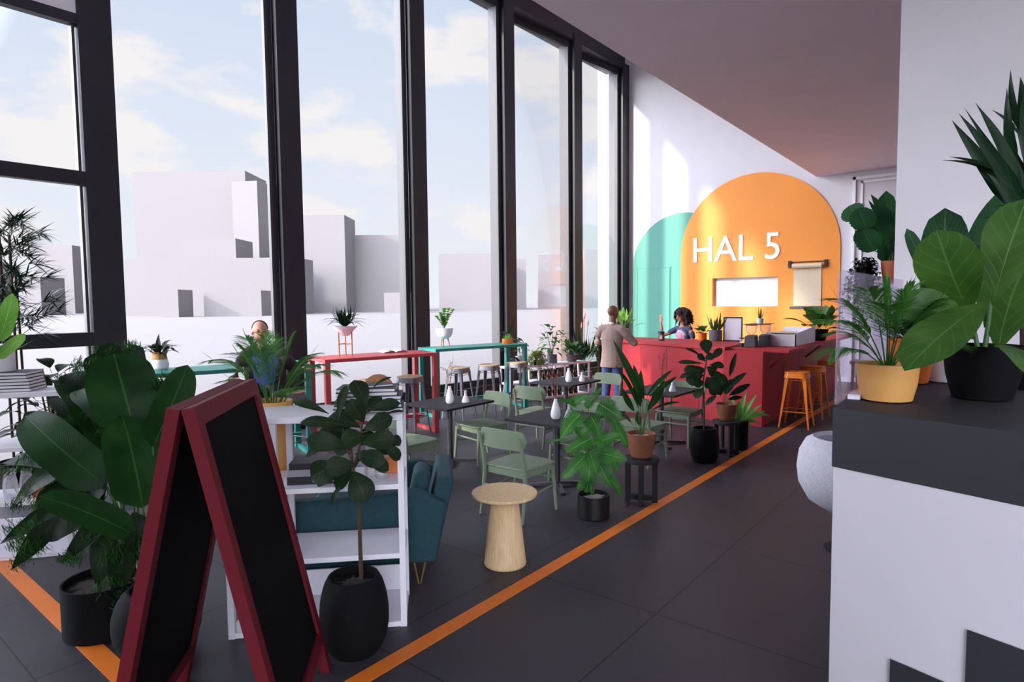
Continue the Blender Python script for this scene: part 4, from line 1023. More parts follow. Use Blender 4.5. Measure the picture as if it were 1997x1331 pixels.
H_DRA = ((0.1, 4.0, 1.44), [
 ((-0.082,0.007,0.846),(-0.371,-0.126,1.343),0.077,'lance',(-0.21,-0.9,0.37)),
 ((-0.075,0.016,0.884),(-0.327,-0.405,1.307),0.069,'lance',(-0.12,-0.91,0.41)),
 ((-0.086,0.01,0.922),(-0.273,-0.234,1.383),0.09,'lance',(0.42,-0.74,0.52)),
 ((-0.107,0.006,1.074),(-0.157,-0.158,1.447),0.05,'lance',(-0.23,-0.91,0.35)),
 ((-0.105,0.023,1.276),(-0.147,-0.096,1.547),0.037,'lance',(-0.3,-0.91,0.3)),
 ((-0.153,-0.035,1.031),(-0.407,-0.173,1.143),0.046,'lance',(0.49,-0.49,0.72)),
 ((-0.161,-0.04,1.062),(-0.374,-0.231,1.146),0.04,'lance',(-0.09,-0.8,0.6)),
 ((-0.11,0.018,1.258),(-0.216,-0.091,1.373),0.028,'lance',(0.25,-0.84,0.48)),
 ((-0.07,0.011,0.777),(-0.223,-0.215,1.053),0.08,'lance',(-0.01,-0.88,0.48)),
 ((-0.098,-0.004,0.871),(-0.191,-0.113,0.899),0.023,'lance',(0.43,-0.5,0.75)),
 ((-0.116,-0.023,0.824),(-0.26,-0.112,0.846),0.023,'lance',(0.28,-0.61,0.74)),
 ((-0.164,-0.076,0.637),(-0.276,-0.185,0.733),0.038,'lance',(-0.12,-0.88,0.47)),
 ((-0.085,0.028,1.136),(-0.11,0.203,1.584),0.057,'lance',(0.08,-0.97,0.23)),
 ((-0.07,0.042,1.162),(-0.067,0.117,1.607),0.061,'lance',(-0.22,-0.96,0.17)),
 ((-0.135,-0.056,0.601),(-0.154,0.009,0.794),0.023,'lance',(0.44,-0.8,0.42)),
 ((-0.062,0.024,0.858),(-0.183,0.108,1.294),0.077,'lance',(0.48,-0.69,0.55)),
 ((-0.048,0.035,0.858),(-0.025,0.026,1.299),0.075,'lance',(0.45,-0.7,0.55)),
 ((-0.044,0.037,0.833),(0.041,0.148,1.163),0.071,'lance',(-0.01,-0.88,0.48)),
 ((-0.075,0.021,0.959),(-0.309,-0.358,1.34),0.034,'lance',(-0.27,-0.9,0.34)),
 ((-0.075,-0.02,0.454),(-0.228,-0.091,0.571),0.041,'lance',(0.53,-0.36,0.77)),
 ((-0.073,-0.023,0.403),(-0.247,-0.097,0.508),0.041,'lance',(0.29,-0.56,0.78)),
 ((-0.057,0.024,0.808),(-0.128,0.074,1.202),0.087,'lance',(-0.27,-0.94,0.22))], [([(-0.045,-0.022,0.138),(-0.061,-0.004,0.504),(-0.061,0.022,0.833),(-0.072,0.041,1.162)],0.022)])
H_ROUND = ((-0.84, 6.45, 2.02), [
 ((-0.265,-0.171,0.575),(-0.339,-0.156,0.701),0.201,'round',(-0.08,-1.0,-0.0)),
 ((-0.189,-0.182,0.477),(-0.241,-0.247,0.663),0.207,'round',(-0.06,-1.0,0.01)),
 ((-0.159,-0.102,0.383),(-0.283,-0.143,0.47),0.183,'round',(0.2,-0.96,0.17)),
 ((-0.121,-0.182,0.285),(-0.207,-0.261,0.472),0.197,'round',(-0.01,-1.0,0.03)),
 ((-0.06,-0.022,0.381),(-0.158,-0.086,0.564),0.218,'round',(0.0,-0.99,0.14)),
 ((-0.053,0.1,0.228),(-0.094,0.143,0.847),0.176,'paddle',(0.15,-0.99,-0.05)),
 ((-0.015,0.026,0.517),(-0.18,-0.084,0.796),0.1,'lance',(-0.03,-0.96,0.27)),
 ((-0.11,0.018,0.569),(-0.205,-0.044,0.754),0.05,'lance',(0.39,-0.86,0.33)),
 ((-0.039,0.121,0.344),(-0.022,0.157,0.62),0.204,'round',(-0.16,-0.98,0.13)),
 ((-0.009,0.133,0.205),(-0.071,0.104,0.459),0.213,'round',(-0.0,-0.95,0.31)),
 ((-0.065,-0.041,0.191),(-0.097,-0.091,0.379),0.127,'lance',(0.42,-0.71,0.57)),
 ((0.029,0.039,0.244),(0.049,0.077,0.516),0.182,'round',(0.48,-0.86,0.19))], [([(-0.028,-0.014,0.163),(-0.142,-0.087,0.382),(-0.198,-0.124,0.483)],0.006), ([(-0.028,-0.014,0.163),(-0.103,-0.065,0.268),(-0.135,-0.09,0.291)],0.006), ([(-0.028,-0.014,0.163),(-0.161,-0.099,0.428),(-0.265,-0.171,0.575)],0.006), ([(-0.021,-0.008,0.163),(-0.03,-0.011,0.222)],0.008), ([(-0.018,-0.006,0.163),(0.002,0.024,0.335)],0.006), ([(-0.036,-0.02,0.163),(-0.068,-0.035,0.291),(-0.06,-0.022,0.381)],0.006)])
H_MON = ((-2.83, 4.64, 0.0), [
 ((-0.119,-0.021,0.901),(-0.258,-0.123,0.7),0.227,'monstera',(0.28,-0.9,0.34)),
 ((0.005,0.086,0.99),(0.212,0.135,0.868),0.207,'monstera',(0.34,-0.88,0.33)),
 ((-0.048,0.035,0.882),(0.032,0.04,0.717),0.189,'monstera',(0.72,-0.56,0.41)),
 ((-0.192,-0.074,0.974),(-0.047,-0.016,1.08),0.135,'monstera',(0.21,-0.85,0.48)),
 ((-0.157,-0.045,0.974),(-0.258,-0.183,1.037),0.09,'monstera',(0.0,-0.73,0.68)),
 ((-0.086,0.011,0.959),(0.006,0.138,1.129),0.1,'monstera',(0.7,-0.37,0.61)),
 ((-0.042,0.024,0.683),(-0.196,-0.135,0.564),0.19,'monstera',(0.38,-0.82,0.43)),
 ((-0.019,0.038,0.638),(0.187,0.163,0.724),0.162,'monstera',(0.61,-0.66,0.43)),
 ((0.008,0.054,0.565),(0.255,0.149,0.51),0.216,'monstera',(0.43,-0.81,0.39)),
 ((-0.072,-0.013,0.539),(-0.19,-0.211,0.353),0.189,'monstera',(0.75,-0.52,0.4)),
 ((-0.042,0.005,0.462),(-0.072,-0.006,0.197),0.2,'monstera',(0.66,-0.65,0.37)),
 ((0.022,0.056,0.461),(0.126,0.089,0.265),0.199,'monstera',(0.34,-0.87,0.36)),
 ((0.089,0.102,0.357),(0.155,0.222,0.154),0.109,'monstera',(0.46,-0.66,0.6)),
 ((-0.197,-0.102,0.676),(-0.373,-0.228,0.648),0.059,'monstera',(-0.02,-0.45,0.89)),
 ((0.124,0.167,0.807),(0.185,0.278,0.584),0.146,'monstera',(0.73,-0.54,0.42)),
 ((0.049,0.117,0.926),(0.12,0.228,0.751),0.164,'monstera',(0.74,-0.54,0.4)),
 ((-0.035,0.039,0.801),(-0.112,-0.05,0.715),0.154,'monstera',(0.73,-0.44,0.52)),
 ((0.003,0.062,0.71),(0.108,0.148,0.653),0.145,'monstera',(0.43,-0.71,0.55)),
 ((-0.045,0.012,0.575),(0.05,-0.017,0.391),0.162,'monstera',(0.16,-0.89,0.42)),
 ((-0.102,-0.023,0.711),(-0.165,-0.05,0.777),0.136,'monstera',(0.75,-0.26,0.6)),
 ((0.041,0.085,0.619),(0.131,0.2,0.378),0.155,'monstera',(0.65,-0.61,0.45)),
 ((-0.031,0.005,0.349),(-0.136,-0.057,0.23),0.136,'monstera',(0.16,-0.88,0.44))], [([(-0.015,0.004,0.187),(-0.033,0.007,0.394),(-0.018,0.037,0.62),(-0.054,0.027,0.846),(-0.11,-0.01,0.937)],0.007), ([(-0.008,0.01,0.186),(0.01,0.049,0.484),(0.039,0.09,0.709),(0.068,0.129,0.889)],0.006), ([(-0.022,-0.002,0.187),(-0.049,0.001,0.485),(-0.083,-0.012,0.666)],0.006), ([(-0.016,0.05,0.755),(-0.004,0.075,0.935),(0.005,0.086,0.99)],0.004), ([(-0.054,0.027,0.846),(-0.064,0.026,0.936),(-0.086,0.011,0.973)],0.004)])
H_BIRD2 = ((-2.68, 5.25, 0.43), [
 ((-0.006,0.034,0.512),(-0.187,-0.196,1.102),0.067,'oval',(0.48,-0.81,0.34)),
 ((-0.03,0.009,0.44),(-0.25,-0.047,0.848),0.048,'oval',(0.78,-0.42,0.47)),
 ((-0.02,0.019,0.464),(-0.064,-0.031,0.867),0.082,'oval',(0.47,-0.85,0.24)),
 ((0.026,0.064,0.574),(0.218,0.201,0.815),0.048,'oval',(0.38,-0.67,0.63)),
 ((0.041,0.076,0.559),(0.205,0.322,0.739),0.044,'oval',(0.74,-0.32,0.59)),
 ((0.03,0.056,0.43),(0.105,0.267,0.703),0.082,'oval',(0.76,-0.57,0.31)),
 ((-0.064,-0.019,0.426),(-0.128,-0.158,0.674),0.057,'oval',(0.21,-0.91,0.35)),
 ((0.067,0.087,0.439),(0.236,0.337,0.489),0.034,'oval',(0.33,-0.55,0.77)),
 ((-0.079,-0.041,0.316),(-0.169,-0.162,0.45),0.034,'oval',(0.48,-0.58,0.66)),
 ((-0.018,0.006,0.286),(-0.058,0.042,0.423),0.058,'oval',(0.22,-0.94,0.27)),
 ((0.004,0.044,0.536),(-0.014,0.016,0.818),0.062,'oval',(0.14,-0.94,0.32))], [([(-0.007,0.007,0.19),(-0.005,0.021,0.344),(-0.006,0.034,0.512)],0.004), ([(-0.011,0.004,0.19),(-0.023,0.005,0.32),(-0.03,0.009,0.44)],0.004), ([(-0.004,0.01,0.19),(0.016,0.042,0.391),(0.026,0.064,0.574)],0.004), ([(0.0,0.013,0.19),(0.025,0.047,0.367),(0.041,0.076,0.559)],0.004), ([(-0.004,0.01,0.19),(0.012,0.031,0.305),(0.03,0.056,0.43)],0.004), ([(-0.015,0.001,0.19),(-0.048,-0.018,0.296),(-0.064,-0.019,0.426)],0.004), ([(0.0,0.013,0.19),(0.034,0.05,0.319),(0.067,0.087,0.439)],0.003), ([(-0.015,0.001,0.19),(-0.047,-0.02,0.248),(-0.079,-0.041,0.316)],0.003), ([(-0.007,0.007,0.19),(-0.016,0.012,0.344),(-0.02,0.019,0.464)],0.004)])
H_FIG2 = ((-2.77, 7.02, 0.0), [
 ((-0.009,0.092,1.252),(-0.047,0.09,1.432),0.156,'fiddle',(0.6,-0.78,0.19)),
 ((0.012,0.104,1.192),(0.131,0.171,1.325),0.09,'fiddle',(0.68,-0.57,0.47)),
 ((-0.064,0.045,1.217),(-0.242,-0.013,1.323),0.066,'fiddle',(0.66,-0.27,0.7)),
 ((0.014,0.1,1.132),(0.14,0.22,1.117),0.102,'fiddle',(0.11,-0.81,0.57)),
 ((-0.043,0.056,1.145),(-0.306,-0.068,1.159),0.066,'fiddle',(-0.09,-0.77,0.63)),
 ((-0.079,0.024,1.109),(-0.221,-0.086,1.063),0.114,'fiddle',(0.01,-0.91,0.41)),
 ((0.026,0.102,1.024),(0.147,0.241,0.909),0.157,'fiddle',(0.39,-0.85,0.36)),
 ((-0.039,0.048,1.013),(-0.213,-0.043,0.938),0.181,'fiddle',(0.08,-0.98,0.2)),
 ((-0.096,0.005,1.05),(-0.273,-0.097,0.975),0.066,'fiddle',(0.59,-0.51,0.63)),
 ((-0.034,0.04,0.869),(-0.089,-0.067,0.745),0.108,'fiddle',(0.02,-0.95,0.32)),
 ((0.002,0.073,0.916),(0.128,0.097,0.803),0.156,'fiddle',(0.12,-0.94,0.33)),
 ((-0.014,0.076,1.109),(0.065,0.16,1.045),0.145,'fiddle',(0.0,-0.96,0.29)),
 ((-0.022,0.068,1.085),(-0.152,0.019,1.033),0.145,'fiddle',(0.28,-0.9,0.33)),
 ((-0.01,0.07,0.995),(0.06,0.081,0.866),0.156,'fiddle',(0.06,-0.95,0.31)),
 ((-0.036,0.067,1.205),(0.06,0.105,1.243),0.108,'fiddle',(0.31,-0.83,0.46)),
 ((-0.036,0.044,0.935),(-0.122,-0.081,0.912),0.144,'fiddle',(0.44,-0.74,0.5)),
 ((0.018,0.092,0.976),(0.136,0.166,1.025),0.108,'fiddle',(-0.04,-0.85,0.53)),
 ((-0.025,0.073,1.175),(-0.102,0.015,1.254),0.096,'fiddle',(0.42,-0.67,0.62))], [([(-0.012,0.012,0.305),(-0.021,0.029,0.605),(-0.04,0.039,0.905),(-0.023,0.069,1.115),(-0.01,0.093,1.276)],0.012)])
H_CAL = ((-2.68, 7.48, 0.43), [
 ((0.012,0.058,0.527),(0.098,0.033,0.827),0.062,'oval',(0.25,-0.91,0.32)),
 ((-0.031,0.009,0.359),(0.192,0.127,0.582),0.081,'oval',(0.23,-0.85,0.48)),
 ((0.015,0.041,0.296),(0.231,0.161,0.444),0.081,'oval',(0.62,-0.59,0.51)),
 ((-0.085,-0.034,0.36),(-0.163,-0.067,0.572),0.131,'oval',(0.56,-0.75,0.37)),
 ((-0.046,-0.001,0.384),(-0.112,0.035,0.565),0.157,'oval',(0.33,-0.91,0.23)),
 ((-0.107,-0.057,0.298),(-0.204,-0.15,0.176),0.075,'oval',(-0.05,-0.84,0.54)),
 ((-0.02,0.014,0.309),(0.023,0.116,0.49),0.131,'oval',(-0.04,-0.95,0.3)),
 ((-0.063,-0.022,0.298),(-0.12,-0.077,0.469),0.131,'oval',(0.04,-0.95,0.32)),
 ((0.007,0.03,0.247),(0.132,0.17,0.272),0.063,'oval',(0.21,-0.75,0.63))], [([(-0.025,-0.002,0.16),(-0.006,0.027,0.34),(0.012,0.058,0.527)],0.003), ([(-0.03,-0.006,0.16),(-0.033,-0.001,0.26),(-0.031,0.009,0.359)],0.003), ([(-0.02,0.002,0.16),(-0.003,0.022,0.234),(0.015,0.041,0.296)],0.003), ([(-0.039,-0.014,0.16),(-0.062,-0.024,0.26),(-0.085,-0.034,0.36)],0.003), ([(-0.034,-0.01,0.16),(-0.038,-0.003,0.279),(-0.046,-0.001,0.384)],0.003), ([(-0.049,-0.022,0.16),(-0.081,-0.041,0.235),(-0.107,-0.057,0.298)],0.003)])
H_LIGHT = ((-2.68, 7.9, 0.0), [
 ((-0.006,0.023,0.345),(-0.094,-0.001,0.722),0.078,'lance',(-0.04,-0.9,0.43)),
 ((-0.006,0.023,0.345),(0.083,0.047,0.744),0.078,'lance',(0.21,-0.84,0.5)),
 ((0.004,0.031,0.345),(0.216,0.049,0.716),0.071,'lance',(0.23,-0.73,0.64)),
 ((0.014,0.039,0.345),(0.276,0.41,0.37),0.092,'lance',(0.16,-0.76,0.64)),
 ((0.004,0.031,0.345),(0.115,0.168,0.23),0.079,'lance',(0.68,-0.5,0.54)),
 ((0.004,0.031,0.345),(0.258,0.101,0.571),0.078,'lance',(-0.16,-0.84,0.51)),
 ((-0.016,0.015,0.345),(-0.143,-0.082,0.656),0.078,'lance',(0.7,-0.5,0.52)),
 ((-0.016,0.015,0.345),(-0.012,0.029,0.62),0.091,'lance',(0.57,-0.71,0.41)),
 ((0.014,0.039,0.345),(0.199,0.224,0.31),0.072,'lance',(-0.18,-0.76,0.63)),
 ((-0.006,0.023,0.345),(-0.091,-0.039,0.49),0.078,'lance',(0.39,-0.63,0.67)),
 ((0.004,0.031,0.345),(0.117,0.071,0.522),0.085,'lance',(-0.04,-0.9,0.44)),
 ((-0.016,0.014,0.332),(-0.058,-0.012,0.252),0.065,'lance',(0.09,-0.87,0.49)),
 ((0.024,0.047,0.345),(0.251,0.297,0.464),0.072,'lance',(-0.01,-0.71,0.7))], [])
H_LEFT = ((-5.55, 0.72, 1.26), [
 ((0.381,0.328,0.302),(0.481,0.47,0.458),0.074,'paddle',(0.94,0.04,0.34)),
 ((0.383,0.339,0.409),(0.545,0.399,0.727),0.106,'paddle',(0.98,0.1,0.18)),
 ((0.35,0.303,0.302),(0.336,0.22,0.638),0.133,'paddle',(0.93,-0.04,0.37))], [([(0.356,0.292,0.102),(0.374,0.314,0.202),(0.381,0.328,0.302)],0.006), ([(0.356,0.292,0.102),(0.367,0.312,0.235),(0.383,0.339,0.409)],0.006)])
# ================================================================ plants
LF = {}
LF['deep'] = leaf_mat('deep_green_leaf', (14, 31, 14), (23, 44, 18), (44, 69, 33), .5, spec=.18)
LF['tuft'] = leaf_mat('shaggy_tuft', (20, 56, 16), (44, 92, 30), (60, 110, 40), .6, veins=1)
LF['fig'] = leaf_mat('fiddle_leaf', (25, 41, 23), (34, 53, 28), (66, 86, 50), .5, veins=7, spec=.18)
LF['figlight'] = leaf_mat('fresh_fiddle_leaf', (46, 86, 30), (70, 110, 40), (92, 132, 60), .45, veins=7)
LF['banana'] = leaf_mat('banana_leaf', (16, 48, 14), (29, 68, 25), (63, 99, 44), .45, veins=34, spec=.18)
LF['rubber'] = leaf_mat('rubber_leaf', (28, 71, 40), (40, 85, 49), (88, 124, 81), .4, veins=16)
LF['mon'] = leaf_mat('monstera_leaf', (28, 84, 26), (56, 128, 40), (150, 196, 110), .4, veins=9)
LF['palm'] = leaf_mat('palm_leaf', (62, 122, 48), (88, 152, 62), (104, 160, 80), .5, veins=2, trans=.35)
LF['dra'] = leaf_mat('dracaena_leaf', (10, 38, 20), (18, 52, 26), (40, 74, 40), .4, veins=2, trans=.1)
LF['dark'] = leaf_mat('dark_leaf', (14, 30, 19), (22, 41, 24), (43, 64, 36), .45, veins=9, spec=.18)
LF['mid'] = leaf_mat('mid_green_leaf', (39, 79, 32), (63, 104, 43), (108, 144, 75), .45, veins=9)
LF['light'] = leaf_mat('light_green_leaf', (98, 154, 60), (124, 176, 78), (170, 206, 120), .45, veins=7)
LF['varieg'] = leaf_mat('variegated_leaf', (84, 112, 40), (110, 136, 52), (190, 200, 130), .5, veins=5, spots=((206, 206, 136), 30))
LF['purple'] = leaf_mat('near_black_leaf', (20, 22, 24), (34, 34, 34), (50, 50, 46), .5, veins=5, trans=.08)
LF['round'] = leaf_mat('round_leaf', (24, 74, 42), (40, 98, 52), (78, 130, 72), .5, veins=9)
M['soil'] = mat('potting_soil', (58, 48, 44), .95, var=.4, scale=60, bump=.6, bscale=120)
M['pebble'] = mat('pale_pebbles', (176, 164, 156), .9, var=.45, scale=130, bump=.8, bscale=160)
M['bark'] = mat('brown_bark', (66, 48, 36), .9, var=.3, scale=40, bump=.6, bscale=60)
M['stem'] = mat('green_stem', (58, 96, 44), .6, var=.1)
M['potblack'] = mat('black_pot', (9, 9, 12), .85, var=.08, spec=.2)
M['potyellow'] = mat('yellow_pot', (216, 160, 88), .5, var=.02)
M['potorange'] = mat('orange_pot', (226, 112, 34), .5, var=.03)
M['potgrey'] = mat('grey_pot', (92, 88, 96), .7, var=.06)
M['potblue'] = mat('slate_blue_pot', (56, 70, 104), .6, var=.05)
M['potlilac'] = mat('pale_lilac_pot', (204, 196, 204), .7, var=.04)
M['wicker'] = wood('wicker_band', (150, 104, 62), (196, 150, 98), 20, .8, axis=2)
M['potbrown'] = mat('brown_clay_pot', (122, 70, 46), .8, var=.08, scale=12)

def pot_cyl(r, h, rb=None, lip=.012, wall=.012):
    rb = rb or r; d = .035
    return [(rb * .96, 0), (rb, .01), (r, h - .005), (r, h), (r - wall * .3, h + .002), (r - wall, h), (r - wall, h - d), ((r - wall) * .5, h - d)], h - d, r - wall
def pot_barrel(r, h, rt=None):
    rt = rt or r * .8; pr = []
    for i in range(13):
        t = i / 12; rr = rt * .82 + (r - rt * .82) * math.sin(PI * min(1, t * 1.15 + .02)) ** .6 if t < .5 else rt + (r - rt) * math.cos((t - .5) * PI) ** .7 if t < 1 else rt
        pr.append((rr, h * t))
    pr += [(rt - .012, h), (rt - .014, h - .04), (rt * .5, h - .04)]
    return pr, h - .04, rt - .014
def pot_bowl(r, h, rb=None):
    rb = rb or r * .75
    return [(rb * .7, 0), (rb * .95, .006), (rb + (r - rb) * .55, h * .45), (r, h), (r - .006, h + .002), (r - .012, h - .01), (r - .014, h - .03), (r * .4, h - .03)], h - .03, r - .014
def plant(name, lab, loc, pot, potm, soilm=None, group=None, rz=0, cat='plant', flute=0, nf=0, potname='pot'):
    t = thing(name, lab, cat, loc, rz, group)
    pr, sz, sr = pot
    p = MB().lathe(pr, 64 if nf else 36, flute=flute, nf=nf).build(potname, potm, t, smooth=True, sharp=.5)
    b = MB(); rs_ = random.Random(int(abs(loc[0] * 100))); n = 20
    b.v.append((0, 0, sz + .008))
    for k in (1, 2):
        for i in range(n): a = 2 * PI * i / n; b.v.append((sr * k / 2 * math.cos(a), sr * k / 2 * math.sin(a), sz + rs_.uniform(-.003, .006) - (k == 2) * .004))
    for i in range(n):
        j = (i + 1) % n; b.face([0, 1 + i, 1 + j]); b.face([1 + i, 1 + n + i, 1 + n + j, 1 + j])
    b.build('soil', soilm or M['soil'], t, smooth='all')
    return t
def hero(data, lf, root=None, t=None, stemm=None, n=10, fold=.12, arch=.07, droop=0, wave=.01, seed=1, cols=5):
    rt_, lv, st = data; rs_ = random.Random(seed); b = MB()
    for B, T, w_, sh, nrm in lv:
        b.leaf(B, T, w_, arch * rs_.uniform(.4, 1.6), nrm, sh, fold * rs_.uniform(.5, 1.6), 36 if sh == 'monstera' else 14 if sh == 'round' else n, droop, 0, wave, cols)
    b.build('foliage', lf, t, smooth='all')
    if st:
        s = MB()
        for pts, rad in st:
            q = cc(pts, 4); s.tube(q, [rad * (1 - .35 * i / len(q)) for i in range(len(q))], 8)
        s.build('stem', stemm or M['stem'], t, smooth=True)

# --- big plants at the lower left
t = plant('banana_plant', 'broad leaved banana plant in a black cylinder pot left of the sandwich board', (-4.12, 1.27, 0), pot_cyl(.215, .30), M['potblack'])
hero(H_BIRD, LF['banana'], t=t, arch=.07, wave=.022, fold=.2, n=16)
# pot of its neighbour, a dark shaggy plant behind
t = plant('shaggy_plant', 'dark shaggy plant in a round black pot behind the sandwich board legs', (-3.62, 1.36, 0), pot_barrel(.22, .36, .14), M['potblack'])
hero(H_SHAG, LF['deep'], t=t, arch=.08, wave=.03, fold=.2, seed=3)
b = MB(); rs = random.Random(9)
T0 = Vector((-3.42, 1.36, 0))
for B, T, w_, sh, nrm in H_SHAG[1] + H_BIRD[1][3:6]:
    off = Vector((0, 0, 0))
    if (B, T, w_, sh, nrm) in H_BIRD[1]: off = Vector((-4.12, 1.27, 0)) - T0
    B = Vector(B) + off; T = Vector(T) + off; nn = Vector(nrm)
    for c_ in range(5):
        u = rs.uniform(.2, 1.0); pc = B.lerp(T, u) + Vector((rs.uniform(-.5, .5), rs.uniform(-.5, .5), rs.uniform(-.4, .4))) * w_ * .7 + nn * .02
        dm = (Vector((rs.uniform(-.6, .6), rs.uniform(-.6, .6), rs.choice((1, 1, -1)))) + nn * .5).normalized()
        for k in range(75):
            p = pc + Vector((rs.gauss(0, 1), rs.gauss(0, 1), rs.gauss(0, .8))) * .024
            d = (dm + Vector((rs.uniform(-.45, .45), rs.uniform(-.45, .45), rs.uniform(-.45, .45)))).normalized() * rs.uniform(.025, .055)
            b.blade(p, p + d, .006, nrm=(rs.uniform(-1, 1), rs.uniform(-1, 1), .4), n=2)
b.build('leaf_tufts', LF['tuft'], t, smooth='all')

t = plant('fiddle_leaf_fig', 'slender fiddle leaf fig tree in a black barrel pot in the foreground', (-2.76, 2.03, 0), pot_barrel(.185, .42, .135), M['potblack'])
hero(H_FIG, LF['fig'], t=t, stemm=M['bark'], arch=.1, wave=.02, fold=.14, seed=2)

t = plant('monstera', 'split leaved monstera in a glossy black cylinder pot by the orange line', (-2.83, 4.64, 0), pot_cyl(.142, .2), M['black'], M['pebble'])
hero(H_MON, LF['mon'], t=t, arch=.08, fold=.1, seed=5, cols=7)
t = plant('bird_of_paradise', 'long leaved bird-of-paradise plant in terracotta pot on the nearest black stool', (-2.68, 5.25, .431), pot_bowl(.135, .225, .1), M['potbrown'], M['pebble'])
hero(H_BIRD2, LF['banana'], t=t, arch=.09, fold=.3, seed=6, wave=0)
t = plant('fiddle_leaf_fig', 'smaller dark fiddle leaf fig tree in a black barrel pot before the counter', (-2.77, 7.02, 0), pot_barrel(.165, .4, .135), M['potblack'])
hero(H_FIG2, LF['fig'], t=t, stemm=M['bark'], arch=.1, wave=.02, seed=7)
t = plant('leafy_plant', 'dark leafy plant in a brown clay pot on the far black stool', (-2.68, 7.48, .431), pot_bowl(.125, .2, .09), M['potbrown'], M['pebble'])
hero(H_CAL, LF['dark'], t=t, fold=.15, seed=8)
t = plant('strap_leaved_plant', 'light green strap leaved plant in a tall black pot beside the far black stool', (-2.68, 7.9, 0), pot_cyl(.12, .36), M['potblack'])
hero(H_LIGHT, LF['light'], t=t, arch=.14, fold=.2, seed=9)

# --- planted counter on the right
t = plant('fiddle_leaf_fig', 'large bright fiddle leaf plant in a round black pot on the right counter', (-.10, 3.5, 1.441), pot_bowl(.155, .24, .12), M['potblack'])
hero(H_RFIG, LF['figlight'], t=t, arch=.1, fold=.16, wave=.015, seed=4, n=14)
t = plant('rubber_plant', 'upright rubber plant with oval leaves in the pale lilac pot', (-.27, 4.1, 1.441), pot_bowl(.13, .2, .11), M['potlilac'])
hero(H_RUB, LF['rubber'], t=t, arch=.03, fold=.1, seed=4)
t = plant('dracaena', 'dark spiky dracaena rising at the right edge of the picture', (.10, 4.0, 1.441), pot_cyl(.11, .2), M['potblack'])
hero(H_DRA, LF['dra'], t=t, stemm=M['bark'], arch=.08, fold=.25, seed=4)
t = plant('areca_palm', 'feathery palm in a matte yellow pot on the right counter corner', (-.43, 3.2, 1.441), pot_bowl(.125, .165, .105), M['potyellow'], M['pebble'])
rs = random.Random(12); b = MB(); V = Vector
R3 = V((.78, .63, 0)); U3 = V((0, 0, 1)); C3 = V((-.63, .78, 0))
for r_, u_, c_ in ((.0, .40, .02), (-.20, .33, .05), (-.27, .24, -.02), (-.24, .10, .0), (.12, .36, .06), (.20, .33, -.04), (.25, .24, .03), (-.12, .37, -.05), (.05, .38, -.08), (.16, .24, .12), (-.16, .18, .1), (.22, .14, -.06), (.08, .3, .12), (-.06, .3, -.1), (.14, .3, -.1)):
    T = R3 * r_ * 1.0 + U3 * (u_ + .12) + C3 * c_
    b.frond(V((r_ * .05, c_ * .05, .14)), T, .14 + .2 * abs(r_), 36, .12, .0075, start=.3, stem=.0035, drop=.3, rs=rs)
b.build('foliage', LF['palm'], t, smooth='all')
t = plant('leafy_plant', 'dark arching plant in the orange pot behind the yellow pot', (-.42, 3.93, 1.441), pot_bowl(.115, .24, .085), M['potorange'])
b = MB(); rs = random.Random(3)
for k in range(26):
    a = k * 2.4; el = rs.uniform(.15, 1.1); L = rs.uniform(.14, .24); d = V((math.cos(a) * math.cos(el), math.sin(a) * math.cos(el), math.sin(el)))
    b.leaf(V((0, 0, .21)) + d * .05, V((0, 0, .22)) + d * L, .035, .12, (0, 0, 1), 'lance', .2, 7, .3)
b.build('foliage', LF['dark'], t, smooth='all')
# plants on a tall stand beyond the pier edge
t = thing('plinth', 'tall slim white plinth holding the round leaved plant behind the palm', 'plinth', (-.84, 6.45, 0))
MB().box(-.13, -.13, 0, .13, .13, 2.0195).build('column', M['white'], t, bevel=.003)
MB().box(-.32, -.13, 1.93, -.1305, .05, 1.96).build('bracket_shelf', M['white'], t)
t = plant('round_leaved_plant', 'tall round leaved plant in a terracotta pot on the slim plinth', (-.84, 6.45, 2.02), pot_bowl(.1, .2, .08), M['terra'])
hero(H_ROUND, LF['round'], t=t, arch=.04, fold=.08, seed=4, cols=7)
t = plant('trailing_plant', 'near black trailing plant hanging beside the round leaved plant', (-1.06, 6.40, 1.961), pot_bowl(.075, .1, .06), M['potblack'])
b = MB(); rs = random.Random(21)
for k in range(46):
    a = rs.uniform(0, 6.28); L = rs.uniform(.05, .36) if k % 3 else rs.uniform(.05, .2); d = V((math.cos(a), math.sin(a), 0)); out = rs.uniform(.05, .15)
    pts = [V((0, 0, .08)), V((0, 0, .16 + rs.uniform(0, .14))) + d * out * .6, d * out + V((0, 0, .06)), d * out * 1.15 + V((0, 0, .08 - L))]
    q = cc(pts, 4); b.tube(q, .0012, 4)
    for p in q[2:]:
        for s in range(2):
            dd = V((rs.uniform(-1, 1), rs.uniform(-1, 1), rs.uniform(-1, .4))).normalized() * rs.uniform(.03, .05); b.leaf(p, p + dd, .028, .1, (0, 0, 1), 'heart', .2, 5)
b.build('foliage', LF['purple'], t, smooth='all')

